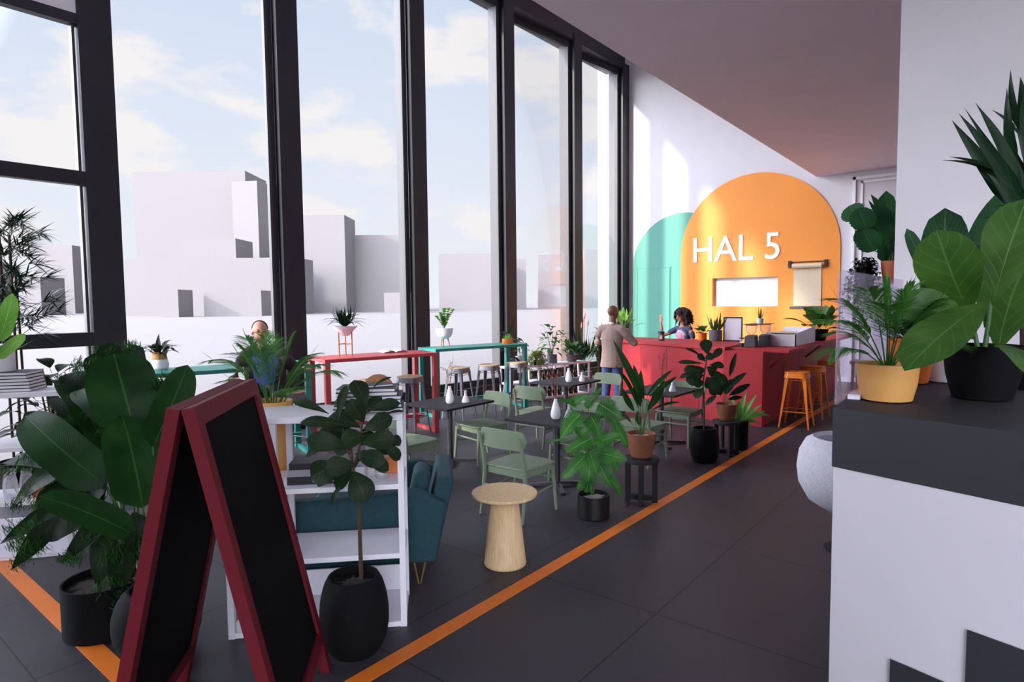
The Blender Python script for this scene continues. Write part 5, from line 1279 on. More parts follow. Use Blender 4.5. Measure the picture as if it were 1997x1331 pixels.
# --- generators for the small plants
def rosette(t, z, n, L, w_, sh, lf, seed, el=(.2, 1.2), pet=.3, arch=.15, droop=.15, fold=.2, upright=0, name='foliage'):
    rs_ = random.Random(seed); b = MB()
    for k in range(n):
        a = k * 2.399 + rs_.uniform(-.3, .3); e_ = el[0] + (el[1] - el[0]) * ((k + .5) / n) ** .8 + rs_.uniform(-.12, .12); l = rs_.uniform(*L)
        d = V((math.cos(a) * math.cos(e_), math.sin(a) * math.cos(e_), math.sin(e_)))
        p0 = V((0, 0, z)); p1 = p0 + d * l * pet
        if pet > .05: b.tube([p0, p1], .0022, 5)
        b.leaf(p1, p0 + d * l, w_ * rs_.uniform(.8, 1.15), arch, (0, 0, 1) if e_ < 1.1 else (math.cos(a), math.sin(a), .3), sh, fold, 8, droop)
    return b.build(name, lf, t, smooth='all')
def bushy(t, z, h, rad, n, ll, w_, sh, lf, seed, stemm=None, stems=3, sr=.006):
    rs_ = random.Random(seed); b = MB(); s = MB()
    for k in range(stems):
        a = rs_.uniform(0, 6.28); q = cc([(0, 0, z - .02), (math.cos(a) * rad * .15, math.sin(a) * rad * .15, z + h * .4), (math.cos(a) * rad * .35, math.sin(a) * rad * .35, z + h * .85)], 4)
        s.tube(q, [sr * (1 - .5 * i / len(q)) for i in range(len(q))], 6)
    s.build('stem', stemm or M['stem'], t, smooth=True)
    for k in range(n):
        a = k * 2.399; hh = z + h * (.15 + .8 * k / n) + rs_.uniform(-.02, .02); rr = rad * rs_.uniform(.25, .75) * math.sin(PI * (.2 + .7 * k / n))
        B = V((math.cos(a) * rr * .3, math.sin(a) * rr * .3, hh)); e_ = rs_.uniform(-.35, .75)
        d = V((math.cos(a) * math.cos(e_), math.sin(a) * math.cos(e_), math.sin(e_))); p = B + d * rr
        b.tube([B - V((0, 0, .03)), p], .002, 4); b.leaf(p, p + d * ll * rs_.uniform(.75, 1.15), w_ * rs_.uniform(.8, 1.1), .1, (0, 0, 1), sh, .15, 8, .25)
    return b.build('foliage', lf, t, smooth='all')

# on the teal table, left
t = plant('bromeliad', 'spreading dark plant in a white pot with wicker band on the left teal table', (-7.72, 3.06, 1.151), ([(.07, 0), (.09, .02), (.095, .06), (.08, .12)], .17, .066), M['ceramic'])
MB().lathe([(.078, .121), (.08, .125), (.074, .15), (.074, .19), (.084, .192), (.084, .204), (.07, .204), (.066, .165)], 48, flute=.02, nf=24).build('wicker_band', M['wicker'], t, smooth=True)
rosette(t, .17, 20, (.22, .30), .075, 'lance', LF['dark'], 4, (.15, .7), .25, .18, .18)
rosette(t, .17, 6, (.26, .32), .02, 'lance', LF['mid'], 8, (.4, .8), .2, .1, .2, name='new_leaves')
MB().leaf((0, 0, .2), (.01, 0, .42), .07, .05, (.6, -.8, .1), 'lance', .3, 8).build('centre_leaf', LF['purple'], t, smooth='all')
# legged planter on the red table
t = plant('spiky_plant', 'dark spiky plant in a white cone planter on tall wooden legs', (-7.16, 5.24, 1.171), ([(.05, .28), (.055, .285), (.165, .405), (.17, .415), (.16, .415), (.155, .40), (.05, .39)], .40, .155), M['ceramic'])
lg = MB()
for a in (.4, .4 + 2.094, .4 + 4.19): MB().tube([(.1 * math.cos(a), .1 * math.sin(a), 0), (.1 * math.cos(a), .1 * math.sin(a), .365)], .009, 10).build('leg', M['walnut'], t, smooth=True)
for a0_, a1_ in ((.4, 2.494), (2.494, 4.59), (4.59, .4)): MB().tube([(.1 * math.cos(a0_), .1 * math.sin(a0_), .17), (.1 * math.cos(a1_), .1 * math.sin(a1_), .17)], .005, 8).build('cross_bar', M['walnut'], t)
rosette(t, .40, 54, (.28, .44), .042, 'strap', LF['dra'], 6, (.1, 1.4), .0, .14, .22, .3)
# white bowl on legs, far teal table
t = plant('jade_plant', 'small jade plant in a round white bowl on short wooden legs', (-7.42, 7.42, 1.141), ([(.0, .145), (.07, .15), (.115, .19), (.14, .26), (.145, .325), (.135, .327), (.13, .31), (.04, .31)], .31, .13), M['ceramic'])
for a in (.5, 2.6, 4.7): MB().tube([(.095 * math.cos(a), .095 * math.sin(a), 0), (.055 * math.cos(a), .055 * math.sin(a), .17)], [.007, .012], 8).build('leg', M['walnut'], t, smooth=True)
rs = random.Random(2); b = MB(); s = MB()
for k in range(11):
    a = rs.uniform(0, 6.28); h_ = rs.uniform(.14, .34); r_ = rs.uniform(.03, .2); P = cc([(0, 0, .31), (math.cos(a) * r_ * .5, math.sin(a) * r_ * .5, .31 + h_ * .6), (math.cos(a) * r_, math.sin(a) * r_, .31 + h_)], 4); s.tube(P, .003, 5)
    for i, p in enumerate(P[2:]):
        for q in range(4):
            d = V((math.cos(q * 1.57 + i), math.sin(q * 1.57 + i), .45)).normalized() * .06; b.leaf(p, p + d, .045, .1, (0, 0, 1), 'oval', .1, 6)
b.build('foliage', LF['light'], t, smooth='all'); s.build('stem', M['stem'], t, smooth=True)
t = plant('grass_pot', 'short grass in a shallow orange pot on the far teal table', (-7.12, 8.72, 1.141), pot_cyl(.1, .085), M['potorange'])
b = MB()
for k in range(80):
    a = rs.uniform(0, 6.28); r_ = rs.uniform(0, .08); p = V((r_ * math.cos(a), r_ * math.sin(a), .05)); b.blade(p, p + V((rs.uniform(-.03, .03), rs.uniform(-.03, .03), rs.uniform(.07, .14))), .008, nrm=(rs.uniform(-1, 1), 1, 0))
b.build('foliage', LF['light'], t, smooth='all')

# on the low white shelf by the window
t = plant('rubber_plant', 'tall dark rubber plant in a slate blue pot at the shelf left end', BS(.12, .2), pot_cyl(.095, .14, .085), M['potblue'])
bushy(t, .12, .5, .16, 13, .24, .10, 'oval', LF['dark'], 3, stems=4)
MB().leaf((.0, .0, .55), (.07, .05, .86), .09, .04, (.6, -.8, .1), 'lance', .2, 8).build('top_leaf', LF['dark'], t, smooth='all')
t = plant('fiddle_leaf_fig', 'small bright fig in a pale lilac pot on the low white shelf', BS(.33, .14), pot_cyl(.095, .19, .085), M['potlilac'])
bushy(t, .17, .36, .13, 11, .17, .10, 'fiddle', LF['mid'], 5, M['bark'], 2)
t = plant('trailing_pothos', 'yellow green variegated plant trailing over the front of the low shelf', BS(.70, .10), pot_cyl(.07, .09), M['potblack'])
b = MB(); rs = random.Random(31)
for k in range(30):
    a = rs.uniform(0, 6.28); d = V((math.cos(a), math.sin(a), 0)); L = rs.uniform(0, .16) + (.28 if k % 3 == 0 and d.x * .8 - d.y * .5 > 0 else 0); o_ = rs.uniform(.08, .19)
    q = cc([V((0, 0, .08)), d * o_ * .5 + V((0, 0, .2 + rs.uniform(0, .06))), d * o_ + V((0, 0, .1)), d * (o_ + .03) + V((0, 0, .08 - L))], 4); b.tube(q, .0014, 4)
    for p in q[2:]:
        for s_i in range(2):
            dd = V((rs.uniform(-1, 1), rs.uniform(-1, 1), rs.uniform(-.8, .6))).normalized() * rs.uniform(.05, .075); b.leaf(p, p + dd, .04, .1, (0, 0, 1), 'heart', .2, 6)
b.build('foliage', LF['varieg'], t, smooth='all')
t = plant('ficus', 'bushy ficus in a grey cylinder pot in the middle of the low shelf', BS(1.12, .18), pot_cyl(.1, .17), M['potgrey'])
bushy(t, .15, .56, .3, 40, .17, .09, 'oval', LF['mid'], 7, M['bark'], 4, .008)
t = plant('calathea', 'striped broad leaved plant in a dark bowl at the shelf right end', BS(1.62, .16), pot_bowl(.12, .14), M['potgrey'])
rosette(t, .12, 26, (.24, .42), .13, 'oval', LF['mid'], 9, (.2, 1.35), .5, .1, .2)
t = plant('spathiphyllum', 'slender pink flowered reed plant behind the standing man', (-7.3, 11.6, 0), pot_cyl(.16, .35), M['potgrey'])
rosette(t, .33, 24, (.7, 1.1), .07, 'lance', LF['dark'], 13, (.9, 1.5), .4, .05, .06)
M['pink'] = mat('pink_bract', (226, 150, 140), .6)
b = MB(); s = MB()
for k, (dx, h_) in enumerate(((.0, 1.50), (.08, 1.36), (-.1, 1.30), (-.04, 1.42))):
    q = cc([(0, 0, .33), (dx * .4, .02, .9), (dx, .02, h_)], 4); s.tube(q, .004, 5); b.leaf((dx, .02, h_ - .02), (dx + .02, .02, h_ + .14), .03, .05, (.5, -.8, 0), 'lance', .4, 6)
s.build('stem', M['stem'], t); b.build('flower', M['pink'], t)
t = plant('dracaena', 'tall dracaena with many strap leaves standing beside the low white shelf', (-6.62, 11.12, 0), pot_cyl(.17, .3), M['potgrey'])
s = MB()
for dx, dy, h_ in ((0, 0, .95), (.07, .03, 1.15), (-.06, .05, .75)): s.tube(cc([(dx * .5, dy * .5, .25), (dx, dy, .6), (dx * 1.2, dy, h_)], 3), .032, 10)
s.build('trunk', M['bark'], t, smooth=True)
b = MB(); rs = random.Random(17)
for dx, dy, h_ in ((0, 0, .95), (.08, .03, 1.15), (-.07, .05, .75)):
    for k in range(34):
        a = k * 2.399; e_ = rs.uniform(-.1, 1.4); L = rs.uniform(.32, .5); d = V((math.cos(a) * math.cos(e_), math.sin(a) * math.cos(e_), math.sin(e_))); p = V((dx, dy, h_ - .12 + .14 * k / 34))
        b.leaf(p, p + d * L, .04, .12, (0, 0, 1) if e_ < 1.1 else (1, -1, .2), 'strap', .25, 7, .3)
b.build('foliage', LF['mid'], t, smooth='all')
# on the counters
t = plant('peace_lily', 'bright long leaved plant in a pale wood pot at the counter left end', (-6.0, 10.95, 1.166), pot_cyl(.11, .17), M['kraft'])
rosette(t, .15, 18, (.36, .56), .10, 'lance', LF['light'], 15, (.35, 1.4), .5, .08, .12)
t = plant('leafy_plant', 'green and red leaved plant in a yellow orange pot beside the waving woman', (-4.35, 10.88, 1.166), pot_cyl(.075, .13), M['potorange'])
rosette(t, .11, 16, (.16, .26), .075, 'oval', LF['mid'], 16, (.0, 1.2), .4, .1, .2)
t = plant('snake_plant', 'upright snake plant in a dark ribbed pot on the red counter', (-4.08, 10.80, 1.166), pot_cyl(.11, .19), M['potgrey'], flute=.02, nf=22)
b = MB()
for k in range(11):
    a = k * 2.399; p = V((.04 * math.cos(a), .04 * math.sin(a), .16)); b.leaf(p, p + V((.06 * math.cos(a) * (1 + k % 3), .06 * math.sin(a), rs.uniform(.2, .36))), .045, .02, (math.cos(a) + .3, -.8, 0), 'lance', .25, 7)
b.build('foliage', LF['mid'], t, smooth='all')
t = plant('aloe', 'small spiky aloe in a white pot standing on the coffee grinder', (-3.15, 10.24, 1.5015), pot_bowl(.055, .085, .045), M['ceramic'])
rosette(t, .06, 9, (.12, .22), .026, 'lance', LF['mid'], 19, (1.0, 1.5), 0, .02, 0, .3)
tag(MB().box(-.16, -.3, 0, .16, .3, .006).build('tray', M['bookdark'], loc=(-3.17, 10.24, 1.4945)), 'thin dark tray laid across both coffee grinders', 'tray')
t = plant('fiddle_leaf_fig', 'sunlit fiddle leaf plant in a black pot behind the white display case', (-2.72, 12.15, 1.141), pot_bowl(.17, .2, .12), M['potblack'])
rosette(t, .18, 17, (.42, .68), .26, 'fiddle', LF['figlight'], 22, (.1, 1.3), .25, .08, .12)
# left edge
t = plant('banana_plant', 'pale green banana leaves reaching in at the left edge above the books', (-5.55, .72, 1.261), pot_cyl(.1, .16), M['potblack'])
hero(H_LEFT, LF['light'], t=t)
t = plant('bamboo', 'tall spiky leaved bamboo silhouetted against the left window', (-7.75, 1.72, 0), pot_cyl(.2, .35), M['potblack'])
s = MB(); b = MB(); rs = random.Random(8)
for dx, dy, h_ in ((-.05, -.05, 2.9), (.05, .0, 2.6), (-.1, .08, 2.3)): s.tube(cc([(dx * .5, dy, .3), (dx, dy, 1.2), (dx * 1.4, dy, h_)], 4), .012, 8)
s.build('stem', M['bark'], t, smooth=True)
for k in range(60):
    a = rs.uniform(0, 6.28); z = rs.uniform(1.55, 2.75); r_ = rs.uniform(.08, .42); p = V((math.cos(a) * r_, math.sin(a) * r_, z + r_ * .2)); b.tube([V((0, 0, z - .1)), p], .003, 4)
    for j in range(22):
        aa = rs.uniform(-.9, .9) + a; e_ = rs.uniform(-.6, .7); d = V((math.cos(aa) * math.cos(e_), math.sin(aa) * math.cos(e_), math.sin(e_))); q = p - V((math.cos(a), math.sin(a), 0)) * rs.uniform(0, .1)
        b.blade(q, q + d * rs.uniform(.14, .24), .016, (0, 0, .01), nrm=(rs.uniform(-.4, .4), rs.uniform(-.4, .4), 1))
b.build('foliage', LF['dra'], t, smooth='all')
t = plant('rubber_plant', 'dark broad leaved plant behind the book stack at the left window', (-7.12, 1.86, .0), pot_cyl(.17, .34), M['potblack'])
bushy(t, .32, 1.02, .42, 60, .28, .14, 'lance', LF['dark'], 23, M['bark'], 5, .012)
t = plant('yucca', 'yucca with thick bare brown trunks behind the left white shelf', (-6.70, 1.82, 0), pot_cyl(.2, .32), M['potgrey'])
s = MB(); s.tube([(-.05, 0, .28), (-.06, 0, 1.0)], .055, 14); s.tube([(.1, .03, .28), (.11, .04, .8)], .045, 14); s.build('trunk', M['bark'], t, smooth=True)
b = MB()
for cx, cz in ((-.06, 1.0), (.11, .8)):
    for k in range(30):
        a = k * 2.399; e_ = rs.uniform(-.2, 1.3); d = V((math.cos(a) * math.cos(e_), math.sin(a) * math.cos(e_), math.sin(e_))); p = V((cx, .02, cz - .04)); b.leaf(p, p + d * rs.uniform(.22, .36), .035, .1, (0, 0, 1), 'strap', .25, 6, .2)
b.build('foliage', LF['mid'], t, smooth='all')
# palm in a tall yellow pot behind the sandwich board
t = thing('plant_column', 'tall yellow tapered planter with a feathery palm behind the sandwich board', 'plant', (-3.69, 2.13, 0))
MB().lathe([(.11, 0), (.12, .01), (.075, .45), (.085, .75), (.12, 1.28), (.108, 1.28), (.1, 1.22), (.05, 1.22)], 32).build('pot', M['potyellow'], t, smooth=True)
MB().lathe([(.105, 1.235), (.05, 1.245), (0, 1.25)], 20).build('soil', M['soil'], t, smooth=True)
b = MB(); rs = random.Random(14)
RR = V((.86, .51, 0)); CCv = V((-.51, .86, 0))
for r_, u_, c_ in ((-.04, .52, 0), (-.20, .50, .05), (-.16, .46, -.08), (-.42, .36, .0), (-.30, .40, .1), (-.26, .24, -.05), (.12, .52, .05), (.06, .48, -.08), (.28, .40, .0), (.42, .28, .05), (.36, .34, -.08), (.2, .2, -.1), (-.1, .5, .12), (.0, .44, -.12), (.2, .36, .12)):
    b.frond(V((0, 0, 1.2)) + RR * r_ * .06, V((0, 0, 1.18)) + RR * r_ + U3 * u_ + CCv * c_, .1 + .25 * abs(r_), 36, .12, .0075, start=.34, stem=.0045, drop=.3, rs=rs)
b.build('foliage', LF['palm'], t, smooth='all')
# ================================================================ people
def ring(mb, c, ax, ay, n=16):
    b = len(mb.v)
    for i in range(n):
        a = 2 * PI * i / n; mb.v.append(tuple(c + ax * math.cos(a) + ay * math.sin(a)))
    return b
def blob(mb, c, rx, ry, rz, M3=None, n=16, k=9):
    """closed ellipsoid"""
    c = V(c); M3 = M3 or Matrix.Identity(3); base = len(mb.v)
    for i in range(k + 1):
        th = PI * i / k; z = math.cos(th); r_ = max(.02, math.sin(th))
        for j in range(n):
            ph = 2 * PI * j / n; mb.v.append(tuple(c + M3 @ V((rx * r_ * math.cos(ph), ry * r_ * math.sin(ph), rz * z))))
    for i in range(k):
        for j in range(n):
            j2 = (j + 1) % n; mb.face([base + i * n + j, base + (i + 1) * n + j, base + (i + 1) * n + j2, base + i * n + j2])
    mb.face([base + j for j in range(n)]); mb.face([base + k * n + j for j in range(n - 1, -1, -1)])
def limb(mb, pts, n=14):
    """tapering limb, elliptical where it runs upright"""
    base = len(mb.v); P = [V(p[:3]) for p in pts]; ref = V((1, 0, 0))
    for i, p in enumerate(pts):
        a = (P[min(i + 1, len(P) - 1)] - P[max(i - 1, 0)]).normalized()
        if abs(a.z) > .75: sx = (V((1, 0, 0)) - a * a.x).normalized(); sy = a.cross(sx)
        else: sy = V((0, 0, 1)) - a * a.z; sy.normalize(); sx = sy.cross(a)
        rx, ry = p[3], p[4]
        for k in range(n): t = 2 * PI * k / n; mb.v.append(tuple(P[i] + sx * rx * math.cos(t) + sy * ry * math.sin(t)))
    for i in range(len(P) - 1):
        for k in range(n): k2 = (k + 1) % n; mb.face([base + i * n + k, base + i * n + k2, base + (i + 1) * n + k2, base + (i + 1) * n + k])
    mb.face([base + k for k in range(n - 1, -1, -1)]); mb.face([base + (len(P) - 1) * n + k for k in range(n)])
    for q in (0, -1):
        p = pts[q]; r_ = min(p[3], p[4])
        if abs(p[3] - p[4]) > .03: continue
        blob(mb, p[:3], p[3] if abs(p[3] - p[4]) < .02 else r_, r_, r_ * .9, None, 12, 6)
    for p in pts[1:-1]:
        if abs(p[3] - p[4]) < .015: blob(mb, p[:3], p[3], p[3], p[3], None, 12, 6)
def skin(name, chains, m, parent, voxel=.011, extra=None, smooth=4, **kw):
    """limbs and trunk are laid out as chains and fused into one continuous surface"""
    mb = MB(); names = {}
    for ch_ in chains:
        cur = []
        for idx, p in enumerate(ch_):
            if isinstance(p, str):
                q = names[p]; nx = ch_[idx + 1]; cur.append(tuple(q[:3]) + (min(q[3], nx[3] * 1.05), min(q[4], nx[4] * 1.05))); continue
            if len(p) == 6: names[p[5]] = p
            cur.append(p[:5])
        if len(cur) > 1: limb(mb, cur)
    if extra: extra(mb)
    o = mb.build(name, m, parent)
    r_ = o.modifiers.new('Remesh', 'REMESH'); r_.mode = 'VOXEL'; r_.voxel_size = voxel; r_.use_smooth_shade = True
    sm = o.modifiers.new('Smooth', 'SMOOTH'); sm.factor = .5; sm.iterations = smooth
    bpy.context.view_layer.update()
    m2 = bpy.data.meshes.new_from_object(o.evaluated_get(bpy.context.evaluated_depsgraph_get()))
    o.modifiers.clear(); o.data = m2; m2.materials.clear(); m2.materials.append(m); m2.polygons.foreach_set('use_smooth', [True] * len(m2.polygons))
    return o
def head_extra(hc, f, up=(0, 0, 1), s=1.0):
    hc = V(hc); f = V(f).normalized(); u0 = V(up).normalized(); sd = f.cross(u0).normalized(); u = sd.cross(f).normalized()
    M3 = Matrix((sd, f, u)).transposed(); P = lambda a, b_, c: hc + f * a * s + u * b_ * s + sd * c * s
    def g(mb):
        blob(mb, P(-.012, .03, 0), .076 * s, .096 * s, .088 * s, M3)
        blob(mb, P(.022, -.03, 0), .060 * s, .066 * s, .078 * s, M3)
        blob(mb, P(.045, -.078, 0), .034 * s, .034 * s, .026 * s, M3, 12, 6)
        blob(mb, P(.075, .028, 0), .05 * s, .018 * s, .014 * s, M3, 12, 6)
        mb.tube([tuple(P(.084, .022, 0)), tuple(P(.104, -.018, 0)), tuple(P(.085, -.024, 0))], [.009 * s, .015 * s, .014 * s], 10)
        for sg in (-1, 1): blob(mb, P(-.005, .0, .078 * sg), .010 * s, .022 * s, .032 * s, M3, 12, 6)
        blob(mb, P(.082, -.048, 0), .024 * s, .010 * s, .010 * s, M3, 12, 6)
    return g
def skinmat(name, rgb, rough=.5):
    m = mat(name, rgb, rough, var=.05, scale=20); b = m.node_tree.nodes['Principled BSDF']
    b.inputs['Subsurface Weight'].default_value = .08; b.inputs['Subsurface Radius'].default_value = (.02, .008, .004); return m
M['skin1'] = skinmat('dark_brown_skin', (112, 70, 52)); M['skin2'] = skinmat('warm_brown_skin', (186, 128, 102)); M['skin3'] = skinmat('light_skin', (196, 138, 122))
M['jacket'] = mat('taupe_wool', (150, 124, 116), .9, var=.08, scale=50, bump=.2, bscale=200)
M['denim'] = mat('blue_denim', (66, 76, 124), .85, var=.15, scale=40, bump=.15, bscale=200)
M['shirtw'] = mat('pale_shirt', (216, 208, 220), .8)
M['shoe'] = mat('brown_leather_shoe', (60, 42, 36), .5)
M['hair'] = mat('dark_curly_hair', (52, 38, 38), .7, var=.3, scale=60)
M['stubble'] = mat('cropped_hair', (58, 38, 30), .8, var=.2, scale=80)
M['jacketd'] = mat('dark_brown_jacket', (46, 30, 32), .75, var=.15, scale=30)
M['blue'] = mat('blue_cotton', (74, 84, 190), .85, var=.08, scale=30)
M['lip'] = mat('lip', (140, 70, 66), .5)
M['eye'] = mat('eye_dark', (28, 20, 20), .3)
# tie-dye print on the slate shirt
m, nt, b = new_mat('tie_dye_shirt'); M['tee'] = m
tc = N(nt, 'ShaderNodeTexCoord'); vd = N(nt, 'ShaderNodeVectorMath', operation='DISTANCE'); nt.links.new(tc.outputs['Object'], vd.inputs[0]); vd.inputs[1].default_value = (.0, .17, 1.20)
no = N(nt, 'ShaderNodeTexNoise'); no.inputs['Scale'].default_value = 14; nt.links.new(tc.outputs['Object'], no.inputs['Vector'])
ad = N(nt, 'ShaderNodeMath', operation='MULTIPLY_ADD'); nt.links.new(no.outputs['Fac'], ad.inputs[0]); ad.inputs[1].default_value = .09; nt.links.new(vd.outputs['Value'], ad.inputs[2])
r = N(nt, 'ShaderNodeValToRGB'); nt.links.new(ad.outputs[0], r.inputs['Fac']); e = r.color_ramp.elements
e[0].position = .06; e[0].color = lin((236, 196, 120)) + (1,); e[1].position = .20; e[1].color = lin((78, 80, 108)) + (1,)
for p_, c_ in ((.10, (236, 150, 150)), (.13, (214, 110, 180)), (.16, (214, 206, 226))): q = e.new(p_); q.color = lin(c_) + (1,)
nt.links.new(r.outputs['Color'], b.inputs['Base Color']); b.inputs['Roughness'].default_value = .85

def fingers(wr, d, side, back, k=1.0, spread=.3, curl=.2, L=.078):
    """palm and five fingers from wrist wr, pointing along d; side = towards the thumb"""
    d = V(d).normalized(); side = V(side).normalized(); back = V(back).normalized(); w_ = V(wr); out = []
    pm = w_ + d * .045 * k; kn = w_ + d * .088 * k
    out.append([tuple(w_) + (.026 * k, .018 * k, 'w_'), tuple(pm) + (.036 * k, .015 * k, 'p_'), tuple(kn) + (.036 * k, .013 * k, 'k_')])
    for i, (o_, l_) in enumerate(((.027, .92), (.009, 1.05), (-.009, 1.0), (-.027, .8))):
        b0 = kn + side * o_ * k + d * .004; dd = (d + side * o_ * spread * 14 * .3).normalized()
        p1 = b0 + dd * L * .42 * l_ * k - back * curl * .010; p2 = b0 + dd * L * .75 * l_ * k - back * curl * .03; p3 = b0 + dd * L * l_ * k * (1 - curl * .15) - back * curl * .055
        out.append(['k_', tuple(b0) + (.0095 * k, .0095 * k), tuple(p1) + (.009 * k, .009 * k), tuple(p2) + (.0083 * k, .0083 * k), tuple(p3) + (.007 * k, .007 * k)])
    t0 = w_ + d * .025 * k + side * .024 * k; t1 = t0 + (d * .6 + side * .8).normalized() * .035 * k; t2 = t1 + (d * .9 + side * .4).normalized() * .032 * k
    out.append(['p_', tuple(t0) + (.012 * k, .012 * k), tuple(t1) + (.0105 * k, .0105 * k), tuple(t2) + (.0085 * k, .0085 * k)])
    return out
def rename(chs, sfx): return [[(p + sfx if isinstance(p, str) else (p if len(p) == 5 else p[:5] + (p[5] + sfx,))) for p in c] for c in chs]
def face(parent, hc, f, up=(0, 0, 1), s=1.0, brow=None):
    hc = V(hc); f = V(f).normalized(); u = V(up).normalized(); sd = f.cross(u).normalized()
    for sg in (-1, 1):
        c = hc + f * .084 * s + u * .018 * s + sd * .032 * s * sg
        MB().lathe([(0, -.007 * s), (.009 * s, -.003 * s), (.011 * s, 0), (.009 * s, .003 * s), (0, .007 * s)], 10, tuple(c)).build('eye', M['eye'], parent, smooth=True)
        MB().tube([tuple(c + u * .020 * s - sd * .016 * s), tuple(c + u * .024 * s + f * .003), tuple(c + u * .018 * s + sd * .016 * s)], .0035 * s, 6).build('eyebrow', brow or M['hair'], parent, smooth=True)
    c = hc + f * .086 * s - u * .045 * s
    MB().tube([tuple(c - sd * .02 * s - f * .008 * s), tuple(c + f * .002), tuple(c + sd * .02 * s - f * .008 * s)], .005 * s, 6).build('mouth', M['lip'], parent, smooth=True)

# ---- standing man, back to the camera, facing the counter
pm = thing('person', 'bald man in taupe blazer and jeans standing with his back turned at the counter', 'person', (-5.14, 9.02, 0), .12)
rh = rename(fingers((.17, .40, 1.24), (-.45, .8, .12), (0, .2, 1), (.8, .5, 0), 1.05, curl=.9), 'R'); lh = rename(fingers((-.20, .38, 1.20), (.5, .8, .1), (0, .2, 1), (-.8, .5, 0), 1.05, curl=.9), 'L')
body = [[(0, 0, .95, .15, .11, 'pel'), (0, .0, 1.12, .14, .10), (0, .0, 1.32, .165, .115, 'ch'), (0, .0, 1.45, .12, .085, 'nb'), (.004, .012, 1.56, .058, .06), (.008, .02, 1.64, .055, .058)]]
for sg, W_, hh in ((1, (.17, .40, 1.24), rh), (-1, (-.20, .38, 1.20), lh)):
    S_ = 'R' if sg > 0 else 'L'
    body.append(['nb', (sg * .165, 0, 1.44, .06, .06), (sg * .235, .02, 1.36, .052, .052), (sg * (.34 if sg > 0 else .30), .10, 1.205, .042, .042), W_ + (.026, .02, 'w_' + S_)])
    hh[0] = ['w_' + S_] + hh[0][1:]; body += hh
    body.append(['pel', (sg * .09, 0, .86, .09, .09), (sg * .105, .01, .50, .06, .06), (sg * .11, -.03, .12, .04, .04), (sg * .115, -.03, .06, .04, .045), (sg * .13, .10, .04, .042, .028)])
skin('body', body, M['skin1'], pm, .0075, head_extra((.01, .03, 1.695), (.45, 1, 0), (0, .05, 1), 1.04), 3)
face(pm, (.01, .03, 1.695), (.45, 1, 0), (0, .05, 1), 1.04, M['stubble'])
jk = [[(0, -.005, .80, .205, .15), (0, -.005, .90, .19, .142), (0, 0, 1.08, .172, .128, 'a'), (0, 0, 1.28, .19, .135, 'c'), (0, -.005, 1.40, .165, .11), (0, -.005, 1.44, .13, .09, 'n'), (0, -.005, 1.50, .08, .07)]]
for sg, El, Wr in ((1, (.345, .10, 1.205), (.19, .355, 1.235)), (-1, (-.305, .10, 1.2), (-.215, .33, 1.195))):
    jk.append(['n', (sg * .175, -.005, 1.425, .078, .078), (sg * .245, .02, 1.34, .07, .07), El + (.062, .062), tuple((V(El) + V(Wr)) / 2) + (.055, .055), Wr + (.042, .042)])
skin('blazer', jk, M['jacket'], pm)
MB().lathe([(.066, 1.495), (.07, 1.52), (.06, 1.545), (.055, 1.53)], 24).build('shirt_collar', M['shirtw'], pm, smooth=True)
tr = [[(0, 0, .97, .145, .11, 'p'), (0, 0, .90, .155, .115)]]
for sg in (-1, 1): tr.append(['p', (sg * .09, 0, .84, .092, .10), (sg * .105, .015, .50, .078, .08), (sg * .11, -.02, .28, .066, .07), (sg * .112, -.03, .09, .062, .068)])
skin('jeans', tr, M['denim'], pm)
for sg in (-1, 1): skin('shoe', [[(sg * .115, -.06, .05, .045, .045), (sg * .12, .03, .045, .048, .04), (sg * .13, .13, .035, .044, .03), (sg * .135, .17, .03, .03, .024)]], M['shoe'], pm)
tag(MB().lathe([(.03, 0), (.038, .1), (.036, .1), (.028, .005)], 20, (-.02, .455, 0)).build('cup', M['ceramic'], smooth=True, loc=(-5.14, 9.02, 1.2), rz=.12), 'small white cup held in both hands by the standing man', 'cup')

# ---- woman behind the counter, waving
pw = thing('person', 'curly haired woman in a tie-dye shirt waving from behind the red counter', 'person', (-4.98, 11.5, 0), R_(168))
HC = (.02, .045, 1.565); HF = (.28, 1, -.18)
rh = rename(fingers((.385, .20, 1.455), (-.03, .02, 1), (-1, .1, 0), (0, -1, 0), .95, spread=.6, curl=.12), 'R'); lh = rename(fingers((-.25, .20, .93), (.1, .9, -.3), (1, 0, 0), (0, .3, 1), .95, curl=.3), 'L')
body = [[(0, 0, .93, .14, .10, 'pel'), (0, 0, 1.08, .115, .09), (0, .005, 1.24, .135, .10, 'ch'), (0, 0, 1.35, .10, .07, 'nb'), (.004, .015, 1.43, .044, .046), (.012, .03, 1.51, .043, .045)]]
for sg, El, W_, hh in ((1, (.36, .16, 1.20), (.385, .20, 1.455), rh), (-1, (-.235, .02, 1.09), (-.25, .20, .93), lh)):
    S_ = 'R' if sg > 0 else 'L'
    body.append(['nb', (sg * .14, 0, 1.34, .048, .048), (sg * .19, .02, 1.28, .042, .042), El + (.036, .036), tuple(V(El).lerp(V(W_), .5)) + (.031, .031), W_ + (.022, .018, 'w_' + S_)])
    hh[0] = ['w_' + S_] + hh[0][1:]; body += hh
    body.append(['pel', (sg * .085, 0, .84, .085, .085), (sg * .09, .01, .48, .055, .055), (sg * .09, -.03, .10, .036, .036), (sg * .10, .09, .035, .036, .026)])
skin('body', body, M['skin2'], pw, .0075, head_extra(HC, HF, (.05, .2, 1), .96), 3)
face(pw, HC, HF, (.05, .2, 1), .96)
